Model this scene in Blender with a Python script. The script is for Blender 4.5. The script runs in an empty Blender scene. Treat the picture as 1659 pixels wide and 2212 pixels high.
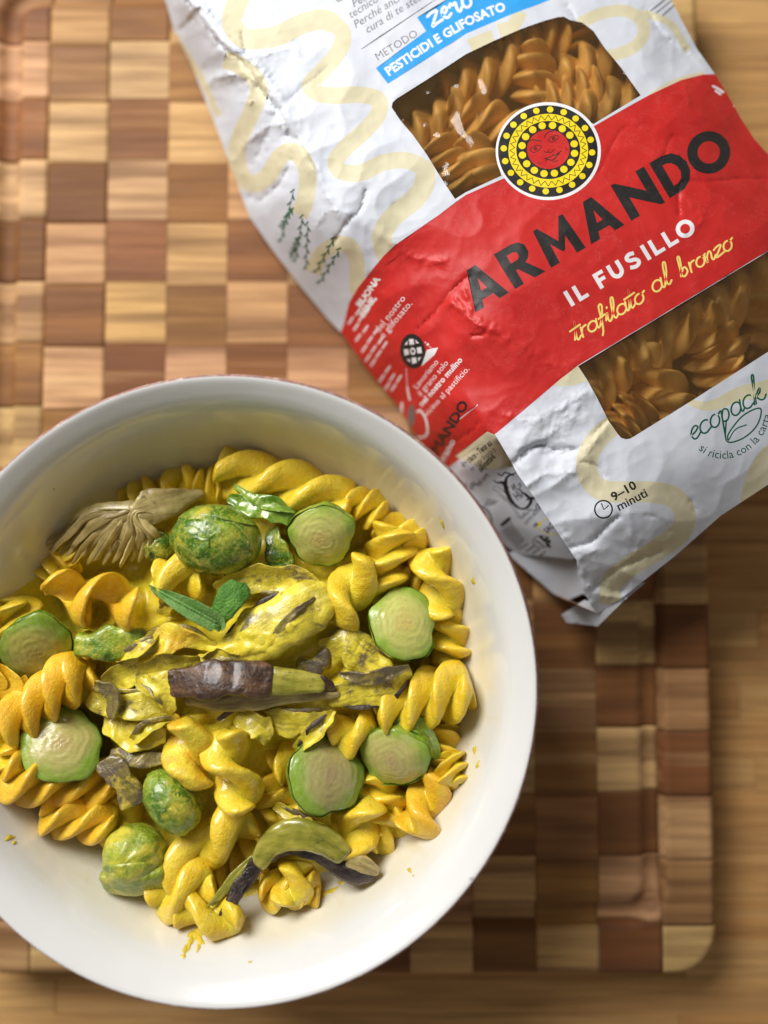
import bpy, bmesh, math, random
import numpy as np
from mathutils import Vector, Matrix
from mathutils.bvhtree import BVHTree
from mathutils.geometry import delaunay_2d_cdt
import mathutils.noise as mn

random.seed(7)
rng = np.random.default_rng(7)
SC = bpy.context.scene
COL = SC.collection
CM = 0.01                       # everything below is written in centimetres

# ------------------------------------------------------------------ camera
TILT = math.radians(3.0)
FPX, ZC, CU, CV, WPX = 1742.0, 33.0, 829.5, 1106.0, 1659.0
cam_d = bpy.data.cameras.new("camera")
cam = bpy.data.objects.new("camera", cam_d)
COL.objects.link(cam)
CAM = np.array([0.0, -ZC * math.sin(TILT), ZC * math.cos(TILT)])
cam.location = Vector(CAM * CM)
cam.rotation_euler = (TILT, 0, 0)
cam_d.sensor_fit = 'HORIZONTAL'
cam_d.sensor_width = 24.0
cam_d.lens = 24.0 * FPX / WPX
cam_d.clip_start, cam_d.clip_end = 0.01, 20
cam_d.dof.use_dof = True
cam_d.dof.focus_distance = 0.277
cam_d.dof.aperture_fstop = 2.1
SC.camera = cam

# ------------------------------------------------------------------ light
w = bpy.data.worlds.new("World")
SC.world = w
w.use_nodes = True
w.node_tree.nodes["Background"].inputs[0].default_value = (1.0, 0.93, 0.84, 1)
w.node_tree.nodes["Background"].inputs[1].default_value = 0.175


def area(name, loc, aim, sx, sy, power, col):
    l = bpy.data.lights.new(name, 'AREA')
    l.shape = 'RECTANGLE'
    l.size, l.size_y, l.energy, l.color = sx * CM, sy * CM, power, col
    o = bpy.data.objects.new(name, l)
    COL.objects.link(o)
    o.location = Vector(loc) * CM
    o.rotation_euler = (Vector(aim) - Vector(loc)).to_track_quat('-Z', 'Y').to_euler()
    return o


area("window_light", (-44, 52, 61), (0, 0, 2), 50, 40, 12.0, (1.0, 0.985, 0.965))

vs = SC.view_settings
vs.view_transform, vs.look, vs.gamma, vs.use_curve_mapping, vs.exposure = 'Standard', 'None', 1, False, 0.0
SC.cycles.use_denoising = True
SC.cycles.max_bounces = 8
SC.cycles.transparent_max_bounces = 8


# ------------------------------------------------------------------ helpers
def ray(u, v):
    dx, dy = (np.asarray(u, float) - CU) / FPX, -(np.asarray(v, float) - CV) / FPX
    s, c = math.sin(TILT), math.cos(TILT)
    return np.stack([dx, dy * c + s, dy * s - c], -1)


def P(u, v, h):
    """the point of the place at height h cm that the photograph shows at (u, v)"""
    d = ray(u, v)
    k = (np.asarray(h, float) - CAM[2]) / d[..., 2]
    return CAM + d * k[..., None]


def fade(t):
    return t * t * t * (t * (t * 6 - 15) + 10)


_perm = rng.permutation(512)
_perm = np.concatenate([_perm, _perm, _perm])
_g = rng.normal(size=(512, 3))
_g /= np.linalg.norm(_g, axis=1)[:, None]


def noise(p):
    """gradient noise of an (n,3) array, about -1..1"""
    p = np.asarray(p, float)
    i = np.floor(p).astype(int)
    f = p - i
    q = fade(f)
    out = 0
    for dx in (0, 1):
        for dy in (0, 1):
            for dz in (0, 1):
                h = _perm[(_perm[(_perm[(i[:, 0] + dx) & 511] + i[:, 1] + dy) & 511] + i[:, 2] + dz) & 511]
                g = _g[h & 511]
                d = (g * (f - [dx, dy, dz])).sum(1)
                wx = q[:, 0] if dx else 1 - q[:, 0]
                wy = q[:, 1] if dy else 1 - q[:, 1]
                wz = q[:, 2] if dz else 1 - q[:, 2]
                out = out + d * wx * wy * wz
    return out * 1.6


def vnoise(p, f, seed=0.0):
    p = np.asarray(p, float) * f + seed
    return np.stack([noise(p), noise(p + 31.7), noise(p + 77.3)], 1)


SHEETS = ('front_panel', 'side_gusset', 'window_film', 'bottom_flap', 'bottom_fold', 'sauce', 'dry_pasta_heap', 'block')


def mk(name, verts, faces, mat, parent=None, smooth=True, mats=None, midx=None, tags=None):
    verts = np.asarray(verts, float)
    if parent is not None:
        org = np.array(parent["_o"])
    else:
        org = np.array([verts[:, 0].mean(), verts[:, 1].mean(), verts[:, 2].min()])
    me = bpy.data.meshes.new(name)
    me.from_pydata(((verts - org) * CM).tolist(), [], faces)
    if name not in SHEETS:
        bm = bmesh.new()
        bm.from_mesh(me)
        bmesh.ops.recalc_face_normals(bm, faces=bm.faces)
        bm.to_mesh(me)
        bm.free()
    for m in (mats or [mat]):
        me.materials.append(m)
    if midx is not None:
        me.polygons.foreach_set("material_index", midx)
    if smooth:
        me.polygons.foreach_set("use_smooth", [True] * len(me.polygons))
    me.update()
    o = bpy.data.objects.new(name, me)
    COL.objects.link(o)
    if parent is not None:
        o.parent = parent
    else:
        o.location = Vector(org * CM)
        o["_o"] = org.tolist()
    if tags:
        tag(o, *tags)
    return o


def tag(o, label=None, cat=None, group=None, kind=None):
    for k, v in (("label", label), ("category", cat), ("group", group), ("kind", kind)):
        if v:
            o[k] = v
    return o


def empty(name, org, label, cat, group=None):
    o = bpy.data.objects.new(name, None)
    COL.objects.link(o)
    o.empty_display_size = 0.01
    o.location = Vector(np.asarray(org, float) * CM)
    o["_o"] = list(map(float, org))
    return tag(o, label, cat, group)


def grid_faces(nu, nv, wrap_u=False, wrap_v=False):
    f = []
    for i in range(nu if wrap_u else nu - 1):
        for j in range(nv if wrap_v else nv - 1):
            a, b = i * nv + j, ((i + 1) % nu) * nv + j
            c, d = ((i + 1) % nu) * nv + (j + 1) % nv, i * nv + (j + 1) % nv
            f.append((a, b, c, d))
    return f


def spline(pts, n):
    """Catmull-Rom through the rows of pts (any width), n samples"""
    p = np.asarray(pts, float)
    if len(p) == 2:
        t = np.linspace(0, 1, n)[:, None]
        return p[0] * (1 - t) + p[1] * t
    q = np.vstack([2 * p[0] - p[1], p, 2 * p[-1] - p[-2]])
    t = np.linspace(0, len(p) - 1 - 1e-9, n)
    i = t.astype(int)
    f = (t - i)[:, None]
    a, b, c, d = q[i], q[i + 1], q[i + 2], q[i + 3]
    return 0.5 * ((2 * b) + (c - a) * f + (2 * a - 5 * b + 4 * c - d) * f ** 2 + (3 * b - a - 3 * c + d) * f ** 3)


# ------------------------------------------------------------------ materials
class NT:
    def __init__(self, name):
        self.m = bpy.data.materials.new(name)
        self.m.use_nodes = True
        self.t = self.m.node_tree
        self.b = self.t.nodes["Principled BSDF"]
        self.co = self.n('ShaderNodeTexCoord').outputs['Object']

    def n(self, kind, **kw):
        x = self.t.nodes.new(kind)
        for k, v in kw.items():
            setattr(x, k, v)
        return x

    def link(self, a, b):
        self.t.links.new(a, b)

    def val(self, sock, v):
        if hasattr(v, 'links') or isinstance(v, bpy.types.NodeSocket):
            self.link(v, sock)
        else:
            sock.default_value = v

    def map(self, scale, loc=(0, 0, 0), src=None):
        x = self.n('ShaderNodeMapping')
        x.inputs['Scale'].default_value = [s * 100 for s in (scale if hasattr(scale, '__len__') else (scale,) * 3)]
        x.inputs['Location'].default_value = loc
        self.link(src or self.co, x.inputs['Vector'])
        return x.outputs[0]

    def noise(self, vec, detail=3, rough=0.55, dist=0.0):
        x = self.n('ShaderNodeTexNoise')
        x.inputs['Scale'].default_value = 1
        x.inputs['Detail'].default_value = detail
        x.inputs['Roughness'].default_value = rough
        x.inputs['Distortion'].default_value = dist
        self.link(vec, x.inputs['Vector'])
        return x.outputs['Fac']

    def ramp(self, fac, stops):
        x = self.n('ShaderNodeValToRGB')
        e = x.color_ramp.elements
        while len(e) < len(stops):
            e.new(0.5)
        for k, (p, c) in enumerate(stops):
            e[k].position = p
            e[k].color = (*c, 1) if hasattr(c, '__len__') else (c, c, c, 1)
        self.link(fac, x.inputs[0])
        return x.outputs[0]

    def mix(self, fac, a, b, blend='MIX'):
        x = self.n('ShaderNodeMix', data_type='RGBA', blend_type=blend)
        self.val(x.inputs[0], fac)
        for s, v in ((x.inputs[6], a), (x.inputs[7], b)):
            self.val(s, (*v, 1) if isinstance(v, tuple) and len(v) == 3 else v)
        return x.outputs[2]

    def math(self, op, a, b=0.0, c=0.0):
        x = self.n('ShaderNodeMath', operation=op)
        for s, v in zip(x.inputs, (a, b, c)):
            self.val(s, v)
        return x.outputs[0]

    def bump(self, h, strength, dist, prev=None):
        x = self.n('ShaderNodeBump')
        x.inputs['Strength'].default_value = strength
        x.inputs['Distance'].default_value = dist * CM
        self.link(h, x.inputs['Height'])
        if prev is not None:
            self.link(prev, x.inputs['Normal'])
        self.link(x.outputs[0], self.b.inputs['Normal'])
        return x.outputs[0]

    def set(self, **kw):
        names = dict(color='Base Color', rough='Roughness', coat='Coat Weight', coatr='Coat Roughness', sss='Subsurface Weight',
                     spec='Specular IOR Level', metal='Metallic', sheen='Sheen Weight')
        for k, v in kw.items():
            self.val(self.b.inputs[names[k]], (*v, 1) if isinstance(v, tuple) and len(v) == 3 else v)

    def scatter(self, wgt, rad, scale=0.1):
        self.b.inputs['Subsurface Weight'].default_value = wgt
        self.b.inputs['Subsurface Radius'].default_value = rad
        self.b.inputs['Subsurface Scale'].default_value = scale * CM


def food(name, c1, c2, fr=1.2, lo=0.42, hi=0.62, rough=(0.22, 0.5), bumps=((4.0, 0.5, 0.06), (14, 0.5, 0.03)), coat=0.3, sss=0.12,
         c3=None, f3=3.0, t3=0.6, stretch=(1, 1, 1), spec=0.5, soft=0.09, veins=None, fibre=None, grain=0.0, groove=None, coatr=0.12):
    """a moist mottled food surface: two tones, an optional third in blotches, and sauce grain as relief"""
    k = NT(name)
    ri = k.n('ShaderNodeObjectInfo').outputs['Random']
    off = k.n('ShaderNodeVectorMath', operation='ADD')
    cmb = k.n('ShaderNodeCombineXYZ')
    k.link(ri, cmb.inputs[0])
    k.link(k.math('MULTIPLY', ri, 3.7), cmb.inputs[1])
    k.link(k.co, off.inputs[0])
    k.link(cmb.outputs[0], off.inputs[1])
    src = off.outputs[0]
    a = k.noise(k.map([fr * s for s in stretch], src=src), 4, 0.6)
    col = k.ramp(a, [(lo, c1), (hi, c2)])
    if c3:
        b = k.noise(k.map([f3 * s for s in stretch], (5, 2, 1), src=src), 4, 0.65, 0.4)
        col = k.mix(k.ramp(b, [(t3, 0.0), (t3 + soft, 1.0)]), col, c3)
    if groove:
        ga = k.n('ShaderNodeAttribute', attribute_name='lobe').outputs['Fac']
        gz = k.math('ADD', ga, k.math('MULTIPLY', k.math('SUBTRACT', k.noise(k.map(2.2, (1, 7, 3), src=src), 3), 0.5), 0.9))
        col = k.mix(k.ramp(gz, [(0.25, 0.85), (0.62, 0.0)]), col, groove)
    if grain:
        gn = k.noise(k.map(13, src=src), 2, 0.5)
        col = k.mix(k.ramp(gn, [(0.57, 0.0), (0.66, grain)]), col, (0.94, 0.80, 0.16))
        bumps = bumps + ((0, 0.7 * grain + 0.12, 0.04),)
    if fibre:
        at = k.n('ShaderNodeAttribute', attribute_name='fib')
        fb = k.noise(at.outputs['Vector'], 4, 0.65, 0.3)
        col = k.mix(k.ramp(fb, [(0.34, fibre[0]), (0.5, 0.0)]), col, fibre[1])
        col = k.mix(k.ramp(fb, [(0.55, 0.0), (0.72, fibre[0])]), col, fibre[2])
        bumps = bumps + ((None, fibre[3], 0.05),)
    if veins:
        vo = k.n('ShaderNodeTexVoronoi', feature='DISTANCE_TO_EDGE')
        vo.inputs['Scale'].default_value = 1
        wv = k.n('ShaderNodeVectorMath', operation='ADD')
        k.link(k.map(veins[0], src=src), wv.inputs[0])
        k.link(k.noise(k.map(1.5, src=src), 3), wv.inputs[1])
        k.link(wv.outputs[0], vo.inputs['Vector'])
        col = k.mix(k.ramp(vo.outputs['Distance'], [(0.0, 0.65), (0.07, 0.0)]), col, veins[1])
    k.set(color=col, coat=coat, coatr=coatr, spec=spec)
    r = k.noise(k.map(2.5, (3, 3, 3), src=src), 3)
    k.set(rough=k.ramp(r, [(0.35, rough[0]), (0.7, rough[1])]))
    nrm = None
    for f, s, d in bumps:
        nrm = k.bump(fb if f is None else gn if f == 0 else k.noise(k.map(f, src=src), 4, 0.62), s, d, nrm)
    if sss:
        k.scatter(sss, (1.0, 0.75, 0.2), 0.10)
    return k.m


M = {}
YEL, YEL2, SAU, SAU2 = (0.86, 0.57, 0.016), (0.92, 0.68, 0.045), (0.68, 0.54, 0.022), (0.84, 0.69, 0.050)
PB = ((4.0, 0.6, 0.07), (12, 0.7, 0.05), (26, 0.6, 0.025))
M['pasta'] = food('pasta', YEL, YEL2, 1.3, rough=(0.28, 0.55), coat=0.65, c3=(0.90, 0.66, 0.07), f3=3.2, t3=0.56, bumps=PB, grain=0.16, groove=(0.76, 0.62, 0.035), coatr=0.1)
M['pasta_orange'] = food('pasta_orange', (0.85, 0.47, 0.013), (0.90, 0.58, 0.03), 1.0, rough=(0.30, 0.55), coat=0.65, c3=(0.90, 0.62, 0.06), f3=3.0, t3=0.58, bumps=PB, grain=0.12, groove=(0.78, 0.53, 0.02), coatr=0.1)
M['pasta_sauced'] = food('pasta_sauced', grain=0.3, c1=(0.74, 0.45, 0.022), c2=SAU2, fr=1.4, coat=0.3, c3=(0.76, 0.54, 0.07), f3=3, t3=0.56,
                         bumps=((3.0, 0.6, 0.09), (11, 0.6, 0.05)))
M['sauce'] = food('sauce', SAU, SAU2, 1.0, grain=0.3, rough=(0.18, 0.42), coat=0.4, c3=(0.82, 0.66, 0.10), f3=2.2, t3=0.58,
                  bumps=((2.2, 0.35, 0.10), (8, 0.4, 0.05), (24, 0.5, 0.02)))
M['leaf_sauced'] = food('leaf_sauced', (0.52, 0.42, 0.025), SAU2, 1.1, grain=0.3, fibre=(0.55, (0.22, 0.17, 0.03), (0.86, 0.72, 0.16), 0.5), lo=0.38, hi=0.56, rough=(0.16, 0.42), coat=0.45, c3=(0.16, 0.11, 0.06), f3=0.9, t3=0.575,
                        bumps=((2.5, 0.35, 0.1), (9, 0.4, 0.05), (24, 0.5, 0.02)))
M['strip_grey'] = food('strip_grey', (0.15, 0.11, 0.07), (0.30, 0.24, 0.05), 1.2, 0.42, 0.6, fibre=(0.5, (0.09, 0.06, 0.045), (0.34, 0.28, 0.14), 0.5), rough=(0.2, 0.45), coat=0.4, c3=(0.62, 0.48, 0.05), f3=1.4,
                       t3=0.54, bumps=((3, 0.6, 0.08), (12, 0.5, 0.04)))
M['skin_dark'] = food('skin_dark', (0.045, 0.020, 0.011), (0.14, 0.072, 0.036), 0.9, fibre=(0.6, (0.02, 0.009, 0.006), (0.20, 0.10, 0.05), 0.3), rough=(0.24, 0.45), coat=0.35, sss=0,
                      bumps=((1.6, 0.6, 0.16), (7.5, 0.8, 0.06)), stretch=(1, 3, 1))
M['skin_purple'] = food('skin_purple', (0.020, 0.011, 0.011), (0.07, 0.045, 0.035), 1.0, fibre=(0.7, (0.010, 0.006, 0.007), (0.26, 0.19, 0.11), 0.7), rough=(0.3, 0.5), coat=0.2, sss=0,
                        bumps=((2.5, 0.8, 0.10), (9, 0.7, 0.05)), stretch=(1, 3, 1))
M['flesh_green'] = food('flesh_green', (0.24, 0.23, 0.022), (0.40, 0.35, 0.05), 1.0, fibre=(0.5, (0.12, 0.11, 0.02), (0.56, 0.50, 0.16), 0.35), rough=(0.14, 0.35), coat=0.55, c3=(0.10, 0.09, 0.015), f3=1.2, t3=0.6,
                        bumps=((2.5, 0.4, 0.06), (9, 0.3, 0.03)), stretch=(1, 2.5, 1))
M['strand'] = food('strand', (0.32, 0.24, 0.08), (0.54, 0.43, 0.17), 0.8, fibre=(0.6, (0.16, 0.11, 0.045), (0.68, 0.58, 0.30), 0.4), rough=(0.25, 0.5), coat=0.3, c3=(0.17, 0.115, 0.05), f3=0.8, t3=0.60,
                   bumps=((4, 0.4, 0.04), (14, 0.3, 0.02)))
M['sprout'] = food('sprout', (0.055, 0.15, 0.008), (0.22, 0.33, 0.02), 0.8, 0.40, 0.60, rough=(0.14, 0.4), coat=0.5, c3=(0.56, 0.47, 0.045), f3=0.95,
                   t3=0.51, grain=0.3, soft=0.16, veins=(1.5, (0.38, 0.44, 0.08)), bumps=((2.8, 0.6, 0.08), (9, 0.6, 0.05), (22, 0.4, 0.02)))
M['sprout_yellow'] = food('sprout_yellow', (0.16, 0.24, 0.012), (0.36, 0.42, 0.03), 0.8, 0.40, 0.60, rough=(0.14, 0.4), coat=0.5, c3=(0.66, 0.56, 0.05), f3=0.8,
                   t3=0.46, grain=0.3, soft=0.16, veins=(1.5, (0.38, 0.44, 0.08)), bumps=((2.8, 0.6, 0.08), (9, 0.6, 0.05), (22, 0.4, 0.02)))
M['sprout_dark'] = food('sprout_dark', (0.012, 0.045, 0.010), (0.07, 0.16, 0.012), 0.7, 0.42, 0.58, rough=(0.12, 0.35), coat=0.55, c3=(0.50, 0.44, 0.04), f3=0.85,
                        t3=0.56, grain=0.3, soft=0.16, veins=(1.5, (0.38, 0.44, 0.08)), bumps=((2.8, 0.6, 0.07), (9, 0.6, 0.05), (22, 0.4, 0.02)))
M['sprout_leaf'] = food('sprout_leaf', (0.09, 0.20, 0.010), (0.24, 0.37, 0.035), 0.9, c3=(0.55, 0.50, 0.06), f3=1.2, t3=0.6, soft=0.14, veins=(2.2, (0.34, 0.44, 0.10)), rough=(0.15, 0.4), coat=0.5,
                        bumps=((3.5, 0.4, 0.05), (12, 0.3, 0.02)))


def cut_face(name, core, mid, rim):
    """wet cut face of a sprout: pale tangled leaf layers in rings that turn green at the rim"""
    k = NT(name)
    sep = k.n('ShaderNodeVectorMath', operation='LENGTH')
    warp = k.noise(k.map(0.75), 3, 0.6)
    v2 = k.n('ShaderNodeVectorMath', operation='MULTIPLY')
    v2.inputs[1].default_value = (100, 100, 0)
    k.link(k.co, v2.inputs[0])
    k.link(v2.outputs[0], sep.inputs[0])
    rad = k.math('ADD', sep.outputs['Value'], k.math('MULTIPLY', k.math('SUBTRACT', warp, 0.5), 1.2))
    nrm = k.n('ShaderNodeVectorMath', operation='NORMALIZE')
    k.link(v2.outputs[0], nrm.inputs[0])
    sx = k.n('ShaderNodeSeparateXYZ')
    k.link(nrm.outputs[0], sx.inputs[0])
    pol = k.n('ShaderNodeCombineXYZ')
    k.link(k.math('MULTIPLY', sx.outputs[0], 1.5), pol.inputs[0])
    k.link(k.math('MULTIPLY', sx.outputs[1], 1.5), pol.inputs[1])
    k.link(k.math('MULTIPLY', rad, 5.5), pol.inputs[2])
    wisp = k.noise(pol.outputs[0], 4, 0.62, 0.5)
    fine = k.noise(k.map((1.6, 4.2, 3.0)), 4, 0.7, 1.4)
    wisp = k.math('ADD', 0.5, k.math('MULTIPLY', k.math('SUBTRACT', wisp, 0.5), k.math('MINIMUM', 1.0, k.math('MULTIPLY', rad, 1.5))))
    lay = k.math('ADD', k.math('MULTIPLY', wisp, 0.42), k.math('MULTIPLY', fine, 0.58))
    base = k.ramp(k.math('DIVIDE', rad, 1.3), [(0.0, core), (0.30, mid), (0.55, mid), (0.76, tuple(.5 * m_ + .5 * r_ for m_, r_ in zip(mid, rim))), (0.92, rim)])
    col = k.mix(k.ramp(lay, [(0.46, 0.0), (0.68, 0.6)]), base, k.mix(0.5, base, (0.52, 0.48, 0.24)))
    col = k.mix(k.ramp(lay, [(0.34, 0.35), (0.46, 0.0)]), col, (0.24, 0.20, 0.09))
    k.set(color=col, rough=k.ramp(fine, [(0.35, 0.14), (0.65, 0.42)]), coat=0.25, coatr=0.15)
    k.bump(k.noise(k.map(9), 3), 0.3, 0.03, k.bump(lay, 0.35, 0.06))
    k.scatter(0.2, (1.0, 0.8, 0.3), 0.15)
    return k.m


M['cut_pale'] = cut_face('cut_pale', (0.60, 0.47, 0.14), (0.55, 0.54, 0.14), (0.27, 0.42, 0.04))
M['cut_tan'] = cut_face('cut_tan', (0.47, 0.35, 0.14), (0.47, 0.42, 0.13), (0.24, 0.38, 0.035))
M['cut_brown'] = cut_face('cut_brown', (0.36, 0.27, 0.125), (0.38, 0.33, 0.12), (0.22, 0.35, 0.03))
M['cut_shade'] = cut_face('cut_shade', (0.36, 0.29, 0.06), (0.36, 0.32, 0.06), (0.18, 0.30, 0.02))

# sage leaf: fine pebbled relief
k = NT('sage')
vor = k.n('ShaderNodeTexVoronoi')
vor.inputs['Scale'].default_value = 1
k.link(k.map(13), vor.inputs['Vector'])
k.set(color=k.ramp(k.noise(k.map(2)), [(0.35, (0.045, 0.15, 0.016)), (0.7, (0.11, 0.26, 0.035))]), rough=0.62, spec=0.3)
k.bump(vor.outputs['Distance'], 0.7, 0.05)
M['sage'] = k.m
k = NT('sage_pale')
vor = k.n('ShaderNodeTexVoronoi')
vor.inputs['Scale'].default_value = 1
k.link(k.map(13), vor.inputs['Vector'])
k.set(color=k.ramp(k.noise(k.map(2)), [(0.35, (0.09, 0.21, 0.035)), (0.7, (0.17, 0.31, 0.08))]), rough=0.6, spec=0.3)
k.bump(vor.outputs['Distance'], 0.6, 0.04)
M['sage_pale'] = k.m

# glazed bowl, yellow sauce film that also paints in shade and bounce, tiny specks; worn pink-brown clay at the rim edge
k = NT('glaze')
n1 = k.noise(k.map(0.25), 3)
col = k.ramp(n1, [(0.3, (0.72, 0.715, 0.70)), (0.7, (0.76, 0.76, 0.75))])
sp = k.noise(k.map(2.6, (4, 4, 4)), 2, 0.4)
col = k.mix(k.ramp(sp, [(0.775, 0.0), (0.79, 0.6)]), col, (0.25, 0.2, 0.16))
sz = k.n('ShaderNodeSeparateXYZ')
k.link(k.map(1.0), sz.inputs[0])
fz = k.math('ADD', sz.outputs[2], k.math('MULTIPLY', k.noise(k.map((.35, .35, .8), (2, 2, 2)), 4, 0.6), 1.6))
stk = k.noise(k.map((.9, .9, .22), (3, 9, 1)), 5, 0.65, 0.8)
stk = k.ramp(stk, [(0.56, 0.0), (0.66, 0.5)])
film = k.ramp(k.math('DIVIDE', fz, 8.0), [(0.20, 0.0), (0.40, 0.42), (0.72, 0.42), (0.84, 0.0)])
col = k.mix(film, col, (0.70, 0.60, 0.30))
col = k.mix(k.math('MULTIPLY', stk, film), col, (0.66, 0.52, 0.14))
k.set(color=col, rough=0.22, coat=0.5, coatr=0.05)
k.bump(k.noise(k.map((0.5, 0.5, 2.5)), 2), 0.12, 0.1)
k.scatter(0.1, (1, 0.9, 0.8), 0.2)
M['glaze'] = k.m
k = NT('worn_clay')
nz = k.noise(k.map((2.2, 2.2, 2.2)), 5, 0.7)
k.set(color=k.ramp(nz, [(0.30, (0.72, 0.67, 0.65)), (0.42, (0.42, 0.25, 0.21)), (0.55, (0.25, 0.13, 0.11)), (0.72, (0.58, 0.45, 0.42))]), rough=0.6)
k.bump(nz, 0.6, 0.05)
M['worn_clay'] = k.m
M['smear'] = food('smear', (0.62, 0.47, 0.03), (0.72, 0.55, 0.06), 3, rough=(0.2, 0.4), coat=0.3, sss=0)


def wood(name, streak, fr, dark, c2=None):
    """grain along x; each piece tinted by its own object colour"""
    k = NT(name)
    oi = k.n('ShaderNodeObjectInfo')
    off = k.n('ShaderNodeCombineXYZ')
    k.link(k.math('MULTIPLY', oi.outputs['Random'], 7.0), off.inputs[1])
    k.link(k.math('MULTIPLY', oi.outputs['Random'], 3.0), off.inputs[0])
    ad = k.n('ShaderNodeVectorMath', operation='ADD')
    k.link(k.co, ad.inputs[0])
    k.link(off.outputs[0], ad.inputs[1])
    a = k.noise(k.map(streak, src=ad.outputs[0]), 3, 0.6, 0.0)
    b = k.noise(k.map([s * fr for s in streak], src=ad.outputs[0]), 4, 0.7)
    base = oi.outputs['Color']
    col = k.mix(k.ramp(a, [(0.40, dark), (0.56, 0.0)]), base, (0.13, 0.05, 0.022))
    col = k.mix(k.ramp(a, [(0.58, 0.0), (0.72, 0.5)]), col, (0.60, 0.38, 0.18))
    col = k.mix(k.ramp(b, [(0.35, 0.35), (0.6, 0.0)]), col, (0.11, 0.05, 0.02))
    k.set(color=col, rough=k.ramp(b, [(0.3, 0.7), (0.7, 0.55)]), spec=0.2)
    k.bump(b, 0.25, 0.03)
    return k.m


M['block'] = wood('block_wood', (0.045, 0.85, 0.85), 4.5, 0.62)
M['bamboo'] = wood('bamboo', (0.045, 1.3, 1.3), 4, 0.30)


def paper_mat(name, c, c2, rough=0.55, ink=0.0):
    k = NT(name)
    n1 = k.noise(k.map(0.9), 5, 0.6)
    n2 = k.noise(k.map(16), 3, 0.6)
    col = k.ramp(n1, [(0.35, c), (0.65, c2)])
    if ink:
        col = k.mix(k.ramp(n2, [(0.62, 0.0), (0.80, ink)]), col, (0.75, 0.55, 0.52))
        cr = k.noise(k.map(0.55, (7, 1, 2)), 6, 0.7, 0.5)
        line = k.math('ABSOLUTE', k.math('SUBTRACT', cr, 0.5))
        col = k.mix(k.ramp(line, [(0.0, ink * 1.3), (0.006, 0.0)]), col, (0.80, 0.55, 0.52))
    k.set(color=col, rough=rough, spec=0.32)
    k.bump(n2, 0.10, 0.02, k.bump(k.noise(k.map(1.2), 4, 0.5), 0.10, 0.05))
    return k.m


M['paper'] = paper_mat('white_paper', (0.57, 0.60, 0.665), (0.63, 0.655, 0.715), 0.6)
M['cream'] = paper_mat('cream_print', (0.60, 0.55, 0.37), (0.655, 0.605, 0.42), 0.6)
M['red'] = paper_mat('red_print', (0.50, 0.018, 0.016), (0.57, 0.026, 0.022), 0.45, 0.05)
M['black'] = paper_mat('black_print', (0.016, 0.015, 0.015), (0.026, 0.025, 0.025), 0.42, 0.03)
M['whiteink'] = paper_mat('white_print', (0.76, 0.76, 0.78), (0.80, 0.80, 0.81), 0.45)
M['yellow'] = paper_mat('yellow_print', (0.80, 0.62, 0.010), (0.84, 0.66, 0.02), 0.45)
M['paleyellow'] = paper_mat('pale_yellow_print', (0.80, 0.66, 0.16), (0.84, 0.70, 0.20), 0.45)
M['blue'] = paper_mat('blue_print', (0.03, 0.31, 0.72), (0.04, 0.34, 0.76), 0.45)
M['green'] = paper_mat('green_print', (0.008, 0.085, 0.045), (0.012, 0.11, 0.06), 0.45)
M['greyink'] = paper_mat('grey_print', (0.12, 0.12, 0.12), (0.16, 0.16, 0.16), 0.5)
PM = ['paper', 'cream', 'red', 'black', 'whiteink', 'yellow', 'paleyellow', 'blue', 'green', 'greyink']

k = NT('shaded_inside')
k.set(color=(0.22, 0.12, 0.05), rough=0.7)  # brown puts the darkness inside the bag into the colour
M['inner_shade'] = k.m
k = NT('bag_film')
t = k.t
out = t.nodes["Material Output"]
tr = k.n('ShaderNodeBsdfTransparent')
tr.inputs[0].default_value = (0.93, 0.86, 0.74, 1)
gl = k.n('ShaderNodeBsdfGlossy')
gl.inputs['Roughness'].default_value = 0.09
fr_ = k.n('ShaderNodeFresnel')
fr_.inputs['IOR'].default_value = 1.4
mx = k.n('ShaderNodeMixShader')
k.link(fr_.outputs[0], mx.inputs[0])
k.link(tr.outputs[0], mx.inputs[1])
k.link(gl.outputs[0], mx.inputs[2])
dfs = k.n('ShaderNodeBsdfDiffuse')
dfs.inputs[0].default_value = (0.75, 0.46, 0.18, 1)  # starch dust and the veil of reflected light, painted as brownish haze
mx2 = k.n('ShaderNodeMixShader')
mx2.inputs[0].default_value = 0.05
k.link(mx.outputs[0], mx2.inputs[1])
k.link(dfs.outputs[0], mx2.inputs[2])
k.link(mx2.outputs[0], out.inputs['Surface'])
bp = k.n('ShaderNodeBump')
bp.inputs['Strength'].default_value = 0.9
bp.inputs['Distance'].default_value = 0.08 * CM
k.link(k.noise(k.map(0.5), 3), bp.inputs['Height'])
k.link(bp.outputs[0], gl.inputs['Normal'])
k.link(bp.outputs[0], fr_.inputs['Normal'])
M['film'] = k.m
M['dry_dim'] = food('dry_pasta_dimmed', (0.66, 0.38, 0.10), (0.78, 0.48, 0.14), 1.0, rough=(0.4, 0.6), coat=0, sss=0.05, bumps=((8, 0.2, 0.02),))  # darker copy of the dry pasta: the upper window's dimness in its colour
M['dry'] = food('dry_pasta', (0.90, 0.52, 0.14), (0.95, 0.64, 0.22), 1.0, rough=(0.4, 0.6), coat=0, sss=0.05, bumps=((8, 0.2, 0.02),))  # dry pasta brightened in colour to offset shade inside the bag

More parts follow.
